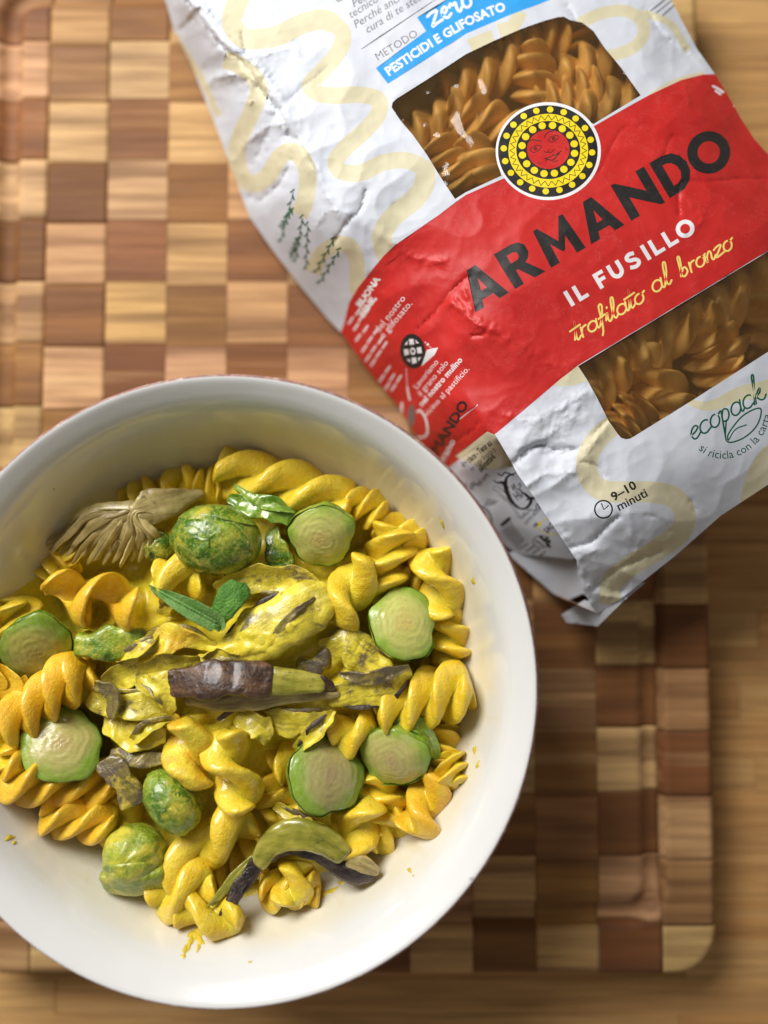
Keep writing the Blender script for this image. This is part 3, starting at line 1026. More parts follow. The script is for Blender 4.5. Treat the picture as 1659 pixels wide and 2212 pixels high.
art([em(ell(381, 816, 3, 3.5, 8)), em(ell(481, 761, 3, 3.5, 8))], 'red')

# lower panel: recycling words, cooking time
art(script("ecopack", frame((1494, 953), 30.0, 27.5, 25.5, .30), 3.9), 'green')
art([stroke(c4([(1390, 1310), (1395, 1445), (1500, 1425), (1590, 1340), (1610, 1235), (1500, 1280), (1410, 1390), (1400, 1440)]), 3.4, True, 50),
     stroke(c4([(1405, 1440), (1450, 1370), (1520, 1340)]), 2.8, True, 16)], 'green')
art(text("si ricicla con la carta", along(c4([(1212, 1500), (1290, 1545), (1400, 1556), (1500, 1525), (1590, 1455), (1650, 1360), (1690, 1230)]), 25.5), 0.004), 'green', True)
art(bars(c4([(1560, 1360), (1562, 1362)]), 1), 'green')
ck = c5(ell(848, 490, 47, 47, 32))
art([ck, c5(ell(848, 490, 39, 39, 32))], 'black', True)
art([stroke(c5([(838, 462), (850, 492), (872, 472)]), 2.8)], 'black')
art(text("9–10", frame((1326, 1083), 30, 29.5, 27), 0.03), 'black', True)
art(text("minuti", frame((1337, 1104), 27.5, 28.5, 27), 0.02), 'black', True)

# the narrow side: words that wrap round it
GF = lambda o, s, a=50, sy=None: frame(o, a, s, sy)
art(text("BUONA", GF(c3([(375, 590)])[0], 21, 55, 19), 0.05), 'whiteink', True)
art(text("BENE,", GF(c3([(395, 655)])[0], 20, 57, 18), 0.05), 'whiteink', True)
art(text("del nostro", GF(c3([(490, 755)])[0], 23, 52, 20), 0.0), 'whiteink', True)
art(text("e glifosato.", GF(c3([(520, 790)])[0], 23, 50, 20), 0.0), 'whiteink', True)
art(text("Lavoriamo", GF(c3([(735, 1115)])[0], 18, 51, 18), 0.0), 'whiteink', True)
art(text("il grano solo", GF(c3([(760, 1160)])[0], 19, 50, 18), 0.0), 'whiteink', True)
art(text("nel nostro mulino", GF(c3([(770, 1225)])[0], 18.5, 49, 18), 0.03), 'whiteink', True)
art(text("vicino al pastificio.", GF(c3([(800, 1290)])[0], 19, 48, 18), 0.0), 'whiteink', True)
for x, y_, n in ((300, 690, 3), (330, 730, 3), (350, 800, 2), (385, 870, 3), (410, 930, 3), (440, 960, 3), (500, 1060, 2), (530, 1110, 2), (570, 1120, 2)):
    for q in range(n):
        a = np.array([x + q * 40 + rng.uniform(-6, 6), y_ - q * 56])
        art([stroke(c3([a, a + [26, -38]]), 4.2)], 'whiteink')
art([stroke(c3([(984, 1324), (1124, 1212)]), 2.0)], 'whiteink')
whl = lambda p: frame(c3([(710, 868)])[0], 8, 1.0)(p)
art([whl(ell(0, 0, 27, 38, 32))], 'black')
art([whl(np.array(q) * 1.0) for q in ([(-5, 14), (5, 14), (5, 26), (-5, 27)], [(-5, -14), (5, -14), (5, -26), (-5, -27)], [(-9, -6), (-9, 6), (-19, 7), (-19, -7)], [(9, -6), (9, 6), (19, 7), (19, -7)],
     [(-9, 16), (-9, 24), (-16, 15)], [(9, 16), (9, 24), (16, 15)], [(-9, -16), (-9, -24), (-16, -15)], [(9, -16), (9, -24), (16, -15)])] + [whl(ell(0, 0, 6, 8, 18))], 'whiteink')
art([whl(ell(0, 0, 3, 4, 12))], 'black')
art([c3([(765, 965), (800, 860), (835, 850), (872, 845), (850, 890), (800, 935)]), c3(ell(806, 825, 8, 9, 10)), c3(ell(790, 812, 4, 5, 8)), c3(ell(822, 842, 4, 4, 8))], 'whiteink')
art([stroke(c3([(668, 980), (675, 1100), (690, 1180)]), [1.2] * 6 + [4] * 6, True, 12), stroke(c3([(640, 1200), (640, 1300), (690, 1370), (740, 1420), (800, 1400), (795, 1310), (760, 1250), (740, 1255)]), 5, True, 40)], 'whiteink')
art([c3(ell(700, 1280, 22, 70, 20))], 'greyink')
art(text("ARMANDO", GF(c3([(800, 1640)])[0], 34, 58, 30), 0.04), 'black', True)
art(text("grano", GF(c3([(900, 1600)])[0], 26, 62, 20), 0.04), 'whiteink', True)
for q in ([(1540, 186), (1552, 192), (1562, 199)], [(1546, 196), (1556, 203)], [(1586, 228), (1596, 233)], [(1597, 244), (1606, 250)]):
    art([stroke(q, 5)], 'whiteink')
# green herbs printed high on the side
for (a, b) in (((640, 1330), (710, 1060)), ((720, 1440), (760, 1200)), ((780, 1480), (790, 1240)), ((830, 1500), (930, 1320)), ((850, 1560), (960, 1380)), ((640, 1250), (700, 1160)), ((740, 1300), (700, 1400))):
    a, b = np.array(a, float), np.array(b, float)
    L = np.hypot(*(b - a))
    nrm = np.array([-(b - a)[1], (b - a)[0]]) / L
    for tt in np.linspace(0, 1, 9):
        c = a + (b - a) * tt
        art([stroke(c1([c + nrm * 14 * (1 if int(tt * 8) % 2 else -1), c + (b - a) / L * 20]), 3.6)], 'green')
    art([stroke(c1([a, b]), 2.2)], 'green')

DEST[0] = ART_SIDE
# fine print of the tucked side at the bottom of the bag
for s, p, sx_, sy_, a, bo in (("dry place - Tenir au", (100, 350), 10.2, 20, 39, 0.03), ("en lugar fresco y", (185, 385), 10.2, 17, 42, 0.0), ("säilytettävä", (268, 392), 10.2, 19, 45, 0.03),
                              ("kjølig", (175, 570), 9, 17, 57, 0.02), ("och torrt", (250, 530), 8.6, 17, 46, 0.02), ("tørt", (110, 560), 9, 17, 50, 0.02), ("HIA", (618, 668), 14.5, 27, 36, 0.02), ("HALAL", (668, 850), 10.5, 15, 46, 0.01),
                              ("WWW.HALALINT", (705, 905), 7, 12, 48, 0.01), ("FR", (800, 935), 11, 14, 50, 0.03), ("SAC", (905, 985), 12.5, 18, 46, 0.03), ("ITA-00071", (592, 700), 9.5, 11, 142, 0.0)):
    art(text(s, frame(c7([p])[0], a, sx_, sy_), bo), 'black', True)
art([stroke(c7([(600, 400), (520, 440), (505, 530), (545, 640), (605, 715), (675, 745), (735, 705), (750, 640), (705, 660)]), np.r_[np.linspace(2, 10, 12), np.linspace(10, 4, 12), np.linspace(4, 8, 10), np.linspace(8, 2, 6)], True, 40),
     stroke(c7([(690, 600), (740, 640), (790, 640)]), 6, True, 12), stroke(c7([(430, 405), (470, 425), (500, 395), (580, 420)]), 3, True, 14), stroke(c7([(390, 470), (430, 495), (470, 490), (520, 540)]), np.linspace(2, 8, 14), True, 14),
     stroke(c7([(560, 520), (590, 570), (580, 500), (620, 560), (650, 520), (640, 500), (625, 520)]), 2.2, True, 24), stroke(c7([(770, 770), (800, 745), (800, 715), (820, 690), (830, 740)]), 2.2, True, 14),
     stroke(c7([(390, 560), (400, 520), (480, 570), (560, 660), (600, 740), (650, 830)]), 1.1, True, 20), stroke(c7([(390, 560), (430, 580), (520, 650), (570, 730), (640, 840)]), 1.1, True, 20)], 'black')
art([stroke(c7([(800, 930), (845, 870), (910, 830)]), 2.2, True), stroke(c7([(820, 935), (900, 985), (1010, 990)]), 1.8, True, 10), c7([(810, 880), (840, 868), (850, 900), (822, 915)])], 'yellow')
art([c7(ell(850, 1060, 85, 62, 28)), c7(ell(850, 1060, 76, 54, 28))], 'black', True)
art([stroke(c7([(840, 1010), (880, 1050), (930, 1060)]), 6), stroke(c7([(880, 1040), (910, 1020)]), 5), stroke(c7([(900, 1080), (930, 1110)]), 6), stroke(c7([(800, 1050), (870, 1100)]), 3)], 'black')
art([stroke(c7([(470, 900), (540, 840)]), 8)], 'black')
for q in range(11):
    a = np.array([500 + q * 14, 930 + q * 17])
    art([stroke(c7([a - [30, -22], a + [60 - q * 1.5, -58]]), 2.2)], 'greyink')
art([stroke(c7([(250, 720), (330, 760), (370, 850), (350, 900)]), 5, True, 14), stroke(c7([(270, 780), (320, 820), (330, 870)]), 4, True, 12)], 'greyink')
for q in range(4):
    art([stroke(c7([(300 + q * 28, 720 - q * 6), (340 + q * 28, 650 + q * 6)]), 3), stroke(c7([(640 + q * 62, 1130 + q * 22), (720 + q * 55, 1080 + q * 26)]), 4)], 'greyink')

# ------------------------------------------------------------------ the bag itself
EDGE = [(330, -60), (360, 10), (378, 71), (413, 138), (464, 267), (500, 362), (539, 468), (590, 542), (645, 613), (677, 652), (709, 690), (743, 725), (780, 779), (814, 823), (855, 870), (902, 945), (950, 1010)]
CREASE = [(400, -60), (417, 0), (492, 98), (531, 122), (574, 185), (614, 236), (641, 295), (681, 366), (730, 430), (790, 480), (857, 519), (895, 600), (945, 710), (1000, 820), (1045, 900), (1075, 948)]
LOWER = [(1104, 997), (1118, 1024), (1149, 1067), (1172, 1103), (1194, 1134), (1221, 1174), (1246, 1211), (1247, 1244), (1257, 1269), (1277, 1309)]
END = [(1291, 1325), (1348, 1288), (1458, 1201), (1558, 1113), (1659, 1047), (1900, 880)]
RIGHT = [(1900, 640), (1760, 470), (1659, 333), (1630, 301), (1601, 257), (1571, 203), (1545, 161), (1506, 106), (1468, 35), (1450, 0), (1430, -60)]
zf_front = tps([(400, -60, 4.2), (492, 98, 4.6), (574, 185, 4.8), (641, 295, 5.0), (700, 400, 5.15), (790, 480, 5.2), (857, 519, 5.1), (900, 600, 4.9), (960, 720, 4.8), (1010, 830, 4.85), (1053, 900, 4.95), (1075, 948, 5.0),
                (1118, 1024, 5.0), (1172, 1103, 4.9), (1221, 1174, 4.6), (1246, 1230, 4.2), (1277, 1309, 3.3), (620, 60, 4.7), (800, 100, 5.0), (800, 300, 5.35), (1000, 300, 5.5), (1100, 100, 5.0), (1184, 326, 5.7), (1100, 600, 5.85),
                (1300, 450, 5.9), (1400, 330, 5.6), (1250, 700, 5.8), (1450, 600, 5.85), (1450, 850, 5.6), (1350, 1000, 5.5), (1500, 1000, 5.3), (1300, 1150, 5.0), (1400, 1180, 4.6), (1330, 1280, 3.4), (1458, 1201, 3.8),
                (1558, 1113, 4.2), (1659, 1047, 4.4), (1900, 880, 4.4), (1450, 0, 3.5), (1506, 106, 3.6), (1545, 161, 3.8), (1601, 257, 3.8), (1659, 333, 3.8), (1850, 600, 3.8), (1495, 250, 4.95), (1570, 400, 5.2), (1650, 540, 5.4),
                (1400, 100, 4.5), (1300, 0, 4.2), (1000, -60, 4.3), (1430, -60, 3.2), (1000, 720, 5.3), (980, 520, 5.5)])
pairs = [((400, -60), (330, -60)), ((417, 0), (360, 20)), ((492, 98), (413, 138)), ((574, 185), (470, 285)), ((641, 295), (510, 390)), ((700, 400), (545, 478)), ((790, 480), (645, 613)), ((857, 519), (735, 715)),
         ((900, 600), (780, 779)), ((960, 720), (855, 870)), ((1010, 830), (915, 960)), ((1053, 900), (975, 1030))]
gp = []
for a, b in pairs:
    za = float(zf_front(np.array([a[0]]), np.array([a[1]]))[0])
    for s in (0, .3, .6, .85, 1):
        gp.append((a[0] + (b[0] - a[0]) * s, a[1] + (b[1] - a[1]) * s, za + (0.45 - za) * s ** 1.7))
gp += [(1075, 948, 4.8), (1104, 997, 3.9), (1149, 1067, 3.3), (1194, 1134, 3.0), (1221, 1174, 2.6), (1240, 1206, 2.2), (1000, 1010, 2.6), (1050, 1080, 2.0), (1090, 1160, 1.2), (1150, 1195, 1.4), (1010, 1100, .9), (1260, 1150, 2.6), (1200, 1060, 3.2)]
zf_gus = tps(gp)


def ridged(p, f, seed):
    n_ = noise(np.c_[p * f, np.full(len(p), seed)])
    return 1 - np.abs(n_) * 2.2


CREASES = [
    (c1([(130, 10), (320, 260), (420, 330), (530, 490), (630, 620), (700, 770)]), -.24, 14), (c1([(190, 0), (380, 240), (480, 300), (590, 460), (690, 590)]), .10, 18), (c1([(0, 150), (90, 160), (190, 60)]), -.16, 12),
    (c1([(250, 460), (290, 420), (440, 430), (480, 560)]), .16, 14), (c1([(380, 880), (440, 800), (560, 700), (640, 680)]), .14, 20), (c1([(470, 1080), (530, 1100), (640, 1000), (700, 880)]), -.15, 14),   # folds seen in the paper: polyline, depth cm (+ ridge, - valley), half width
    (c1([(30, -80), (160, 20), (350, 250), (450, 310), (560, 470), (660, 600), (730, 750), (830, 930)]), .10, 16),
    (c1([(60, 170), (180, 40), (240, 60)]), .12, 18), (c1([(270, 450), (420, 400), (490, 440)]), .12, 22), (c1([(230, 380), (250, 470), (300, 640)]), -.12, 18), (c1([(480, 900), (560, 760), (600, 640)]), -.14, 24),
    (c1([(640, 600), (740, 500), (900, 370)]), -.06, 12), (c1([(730, 760), (780, 820), (840, 925)]), -.08, 8), (c1([(840, 925), (900, 1080), (960, 1180)]), .05, 10), (c1([(940, 1320), (1020, 1210), (1080, 1150), (1110, 1050)]), -.12, 8),
    (c1([(430, 180), (450, 290)]), -.12, 8), (c1([(560, 300), (700, 270), (760, 330)]), .05, 14), (c1([(840, 1240), (900, 1160), (1060, 1180)]), .06, 16),
    (c3([(600, 180), (700, 260), (900, 300)]), .07, 18), (c3([(750, 720), (860, 610), (960, 480), (1060, 390)]), -.07, 7), (c3([(960, 560), (1100, 680), (1190, 730)]), .09, 16), (c3([(1090, 770), (1160, 760), (1190, 720)]), -.07, 6),
    (c3([(430, 390), (520, 470)]), -.05, 6), (c3([(960, 1460), (1080, 1390), (1130, 1330)]), -.06, 7), (c3([(1150, 700), (1400, 830), (1659, 980)]), .05, 24), (c3([(980, 540), (1080, 620), (1040, 480)]), .07, 12),
    (c2([(730, 950), (850, 720), (950, 700)]), -.03, 7), (c2([(1090, 860), (1130, 750), (1180, 760)]), -.04, 6), (c2([(1170, 1180), (1180, 1010), (1330, 1000), (1480, 985), (1659, 985)]), -.06, 7), (c2([(1200, 1060), (1300, 1200), (1200, 1280)]), .04, 16),
    (c2([(1000, 60), (1090, 200), (1240, 300)]), -.10, 18), (c2([(560, 30), (620, 130)]), -.08, 14), (c2([(1200, 470), (1250, 600), (1420, 700)]), .04, 14),
    (c5([(410, 280), (500, 190), (560, 170)]), -.16, 12), (c5([(560, 215), (650, 215), (750, 180)]), -.12, 10), (c5([(430, 190), (560, 140), (700, 30)]), .10, 26), (c5([(640, 150), (760, 190), (880, 60)]), .08, 16),
    (c5([(460, 380), (560, 320), (700, 310)]), .09, 16), (c5([(740, 260), (800, 270), (860, 330)]), -.08, 8), (c5([(690, 680), (790, 650), (880, 560), (920, 530)]), -.13, 9), (c5([(640, 600), (740, 700), (820, 690)]), .08, 14),
    (c5([(800, 890), (900, 800), (1000, 750), (1130, 700)]), -.14, 10), (c5([(780, 870), (830, 910), (960, 930)]), .12, 12), (c5([(820, 860), (920, 900), (980, 850)]), -.10, 12), (c5([(730, 740), (770, 900), (800, 1000)]), .10, 10),
    (c5([(1180, 600), (1130, 540), (1060, 520)]), -.05, 8), (c5([(1280, 450), (1300, 490)]), -.06, 6), (c5([(980, 620), (1020, 680), (960, 740)]), .05, 14),
    (c4([(20, 1590), (110, 1500), (200, 1470), (300, 1500), (420, 1490)]), -.15, 9), (c4([(0, 1290), (200, 1300), (560, 1100)]), .08, 26), (c4([(480, 1480), (520, 1580)]), .07, 10), (c4([(540, 1400), (640, 1300)]), -.08, 10),
]


def crumple(V, amp):
    p = V / 100
    h = (ridged(p, .8, 3.1) * .105 + ridged(p, 2.1, 9.7) * .022 + noise(np.c_[p * .6, np.full(len(p), 1.3)]) * .10 + ridged(p + 40, 4.4, 5.5) * .005) * amp
    for poly, d, wd in CREASES:
        d, wd = d * 1.35, wd * .75
        poly = spline(poly, 24)
        lo, hi = poly.min(0) - wd * 3, poly.max(0) + wd * 3
        s = np.where(((V > lo) & (V < hi)).all(1))[0]
        if len(s):
            wob = noise(np.c_[V[s] / 9, np.full(len(s), 2.2)]) * wd * .25
            q = np.abs(seg_dist(V[s], poly, False) + wob) / wd
            h[s] += d * np.exp(-q * 1.1) * (0.8 + 0.4 * noise(np.c_[V[s] / 18, np.full(len(s), 8.8)]))
    return h


WIN1 = [(846, 232), (848, 222), (857, 213), (930, 167), (1006.6, 117), (1065, 89), (1124.6, 63), (1175, 45), (1205, 37), (1218, 36), (1230.8, 43), (1258, 49), (1282, 67), (1305, 102), (1341, 145.5), (1384, 206), (1282, 268), (1200, 315), (1089, 377),
        (1006.6, 415), (983, 430), (950, 380), (922, 334), (893, 293), (866, 262)]
WIN2 = [(1249, 791), (1450, 669.5), (1640, 555), (1759, 482.5), (1850, 440), (1850, 640), (1659, 760), (1500, 862), (1369, 943), (1361, 947.5), (1352, 949), (1342, 946), (1335, 938), (1315.5, 911), (1288.5, 857), (1268, 820)]
# the round emblem bridges the upper window's lower edge
a = np.linspace(0, 2 * np.pi, 60, endpoint=False)
emb = em(ell(EC[0], EC[1], 289, 269, 120))
cut1 = np.array(WIN1)
keep = []
dense = []
for i in range(len(cut1)):
    for tt in np.linspace(0, 1, 14, endpoint=False):
        dense.append(cut1[i] * (1 - tt) + cut1[(i + 1) % len(cut1)] * tt)
dense = np.array(dense)
ins = inside(dense, emb)
st = np.where(ins & ~np.roll(ins, 1))[0][0]
en = np.where(ins & ~np.roll(ins, -1))[0][0]
c_em = emb.mean(0)
p_in, p_out = dense[st], dense[en]
a_in, a_out = [math.atan2(q[1] - c_em[1], q[0] - c_em[0]) for q in (p_in, p_out)]
# sweep over the top of the emblem (through negative v)
while a_out > a_in:
    a_out -= 2 * math.pi
rxy = (289 * .3933, 269 * .3933)
bridge = np.c_[c_em[0] + rxy[0] * np.cos(np.linspace(a_in, a_out, 40)), c_em[1] + rxy[1] * np.sin(np.linspace(a_in, a_out, 40))]
bridge = bridge[1:-1]
nkeep = dense[~ins]
idx = np.where(~ins)[0]
WIN1E = np.vstack([dense[:st], bridge, dense[en + 1:]]) if st < en else np.vstack([dense[en + 1:st], bridge])

bag = empty("pasta_bag", P(1200, 500, 0.0), "crumpled white paper pasta bag with red band, two windows and sun emblem", "pasta bag")
FRONT = [*CREASE, *LOWER, *END, *RIGHT]


def densify(poly, st=7):
    p = np.asarray(poly, float)
    out = []
    for i in range(len(p)):
        a_, b_ = p[i], p[(i + 1) % len(p)]
        n_ = max(1, int(np.hypot(*(b_ - a_)) / st))
        out += [a_ + (b_ - a_) * t_ for t_ in np.arange(n_) / n_]
    return np.array(out)


def amp_of(V):
    a_ = np.full(len(V), .45)
    for (x, y_, r_, g_) in ((1180, 1040, 170, .9), (560, 250, 200, .8), (1350, 1230, 160, .9), (760, 420, 160, .5), (930, 680, 160, .3), (1480, 80, 120, .7)):
        a_ += g_ * np.exp(-((V[:, 0] - x) ** 2 + (V[:, 1] - y_) ** 2) / r_ ** 2)
    return a_


fo = densify(FRONT)
V, F, mi = sheet(fo, 5.0, ART, [WIN1E, WIN2])
z = zf_front(V[:, 0], V[:, 1]) + crumple(V, amp_of(V))
# the left crease of the two panels must meet: same heights there
W3 = P(V[:, 0], V[:, 1], z)


def field_normals(o, fn, V):
    """shade the sheet by the slope of its height field, so that print outlines do not disturb it"""
    def at(du, dv):
        q = V + [du, dv]
        return P(q[:, 0], q[:, 1], fn(q))
    n = np.cross(at(2.5, 0) - at(-2.5, 0), at(0, -2.5) - at(0, 2.5))
    n /= np.linalg.norm(n, axis=1)[:, None]
    o.data.normals_split_custom_set_from_vertices(n.tolist())


fp = mk("front_panel", W3, F.tolist(), None, bag, mats=[M[n] for n in PM], midx=mi.tolist())
field_normals(fp, lambda q: zf_front(q[:, 0], q[:, 1]) + crumple(q, amp_of(q)), V)

GUS = [*CREASE, (1130, 990), (1190, 1060), (1240, 1140), (1258, 1200), (1232, 1208), (1170, 1200), (1122, 1197), (1082, 1175), (1000, 1110), *EDGE[::-1]]
go = densify(GUS)
V, F, mi = sheet(go, 6.0, ART + ART_SIDE)


def side_height(V):
    zg = zf_gus(V[:, 0], V[:, 1])
    k_ = np.exp(-(seg_dist(V, CREASE, False) / 14) ** 2) * np.clip((960 - V[:, 1]) / 30, 0, 1)
    zg = zg * (1 - k_) + zf_front(V[:, 0], V[:, 1]) * k_
    cr = crumple(V, amp_of(V))
    low = np.clip((V[:, 0] - 1060) / 30, 0, 1) * np.clip((V[:, 1] - 935) / 30, 0, 1)
    cr = cr * (1 - low) + np.minimum(cr, .05) * low
    return np.maximum(zg + cr, 0.12)


sg_ = mk("side_gusset", P(V[:, 0], V[:, 1], side_height(V)), F.tolist(), None, bag, mats=[M[n] for n in PM], midx=mi.tolist())
field_normals(sg_, side_height, V)

# folded flaps of the closed bottom
for nm, ol, zp in (("bottom_flap", [(1212, 1328), (1224, 1345), (1291, 1353), (1348, 1297), (1395, 1258), (1350, 1268), (1277, 1300), (1262, 1296)],
                    [(1212, 1328, 1.7), (1224, 1345, 1.6), (1291, 1353, 2.7), (1348, 1297, 3.1), (1395, 1258, 3.3), (1350, 1268, 3.2), (1277, 1300, 3.0), (1262, 1296, 2.5)]),
                   ("bottom_fold", [(1095, 1195), (1122, 1188), (1250, 1196), (1300, 1240), (1290, 1300), (1259, 1282), (1226, 1297), (1203, 1289)],
                    [(1095, 1195, .7), (1122, 1188, 1.0), (1250, 1196, 1.9), (1300, 1240, 2.2), (1290, 1300, 2.0), (1259, 1282, 1.3), (1226, 1297, .8), (1203, 1289, .7)])):
    V, F, mi = sheet(densify(ol, 6), 6.0)
    z = tps(zp)(V[:, 0], V[:, 1]) + crumple(V, np.full(len(V), .6))
    mk(nm, P(V[:, 0], V[:, 1], z), F.tolist(), M['paper'], bag)

# hidden back and the walls that go down to the board
ring = densify([*EDGE, (1000, 1110), (1082, 1175), (1203, 1289), (1291, 1325), *END[1:], *RIGHT], 25)
zt = np.where(seg_dist(ring, EDGE + [(1000, 1110), (1082, 1175), (1203, 1289)], False) < 2, .3, zf_front(ring[:, 0], ring[:, 1]) - .02)
up = P(ring[:, 0], ring[:, 1], zt)
cen = up.mean(0)
dn = up.copy()
dn[:, :2] = cen[:2] + (dn[:, :2] - cen[:2]) * .985
dn[:, 2] = .06
n_ = len(ring)
mk("back_panel", np.vstack([up, dn, [[cen[0], cen[1], .06]]]), [(i, (i + 1) % n_, n_ + (i + 1) % n_, n_ + i) for i in range(n_)] + [(n_ + i, n_ + (i + 1) % n_, 2 * n_) for i in range(n_)], M['inner_shade'], bag)

# window film
for wpoly in (WIN1E, WIN2):
    V, F, mi = sheet(densify(wpoly, 8), 9.0)
    dd = seg_dist(V, wpoly)
    z = zf_front(V[:, 0], V[:, 1]) + crumple(V, amp_of(V)) - .03 - .10 * np.clip(dd / 60, 0, 1)
    p = V / 100
    z = z + np.clip(dd / 25, 0, 1) * (ridged(p, 1.5, 21.0) * .09 + ridged(p, 4.0, 4.0) * (.012 + .035 * np.exp(-((V[:, 0] - 900) / 70) ** 2 - ((V[:, 1] - 270) / 110) ** 2)))
    mk("window_film", P(V[:, 0], V[:, 1], z), F.tolist(), M['film'], bag)


# ------------------------------------------------------------------ fusilli
def fusillo(p0, p1, R, n=3, pw=2.2, turns=1.4, ph=0.0, mat='pasta', bend=0.0, hand=1, core=.30, name="fusillo", tags=None, amp=.035, swirl=.35, ns=64, nc=60, flat=1.0):
    a, b = P(*p0), P(*p1)
    d = b - a
    L = np.linalg.norm(d)
    d = d / L
    upv = np.array([0, 0, 1.0])
    sx = np.cross(d, upv)
    sx /= np.linalg.norm(sx)
    sy = np.cross(sx, d)
    t = np.linspace(0, 1, ns)
    th = np.linspace(0, 2 * np.pi, nc, endpoint=False)
    pw = (pw if n == 1 else 1.15 if n == 3 else 1.0 + (pw - 1) * .45)
    T, TH = np.meshgrid(t, th, indexing='ij')
    T, TH = T.ravel(), TH.ravel()
    endq = np.clip(np.minimum(T, 1 - T) * L / .22, 0, 1)
    endr = .55 + .45 * np.sqrt(1 - (1 - endq) ** 2)
    lobe = np.abs(np.cos(n * TH / 2)) ** pw
    r = (core + (1 - core) * lobe) * R * endr * (1 + .07 * np.sin(T * 9 + ph * 3))
    ang = TH + hand * (turns * 2 * np.pi * T) + ph + swirl * hand * (r / R) ** 2
    ax = (T - .5) * L
    # blades lean along the axis so that lobes overlap like shells
    ax = ax + .10 * R * (r / R) ** 2 * np.sin(ang * 2)
    bx = bend * (1 - (2 * T - 1) ** 2)
    V = (a + b) / 2 + ax[:, None] * d + (r * np.cos(ang) + bx)[:, None] * sx + (r * np.sin(ang) * flat)[:, None] * sy
    V = V + vnoise(V, .9, ph * 7) * amp * 1.6 + vnoise(V, 3.0, ph * 3 + 4) * amp * .6 + vnoise(V, 7.5, ph * 3 + 4) * amp * .28
    f = grid_faces(ns, nc, wrap_v=True)
    c0, cN = len(V), len(V) + 1
    V = np.vstack([V, V[:nc].mean(0) - d * .05, V[-nc:].mean(0) + d * .05])
    f += [(c0, (j + 1) % nc, j) for j in range(nc)] + [(cN, (ns - 1) * nc + j, (ns - 1) * nc + (j + 1) % nc) for j in range(nc)]
    if hand * 1 < 0:
        pass
    ob = mk(name, V, [q[::-1] for q in f], M[mat], tags=tags)
    ob.data.attributes.new('lobe', 'FLOAT', 'POINT').data.foreach_set('value', np.r_[lobe, 1, 1])
    return ob


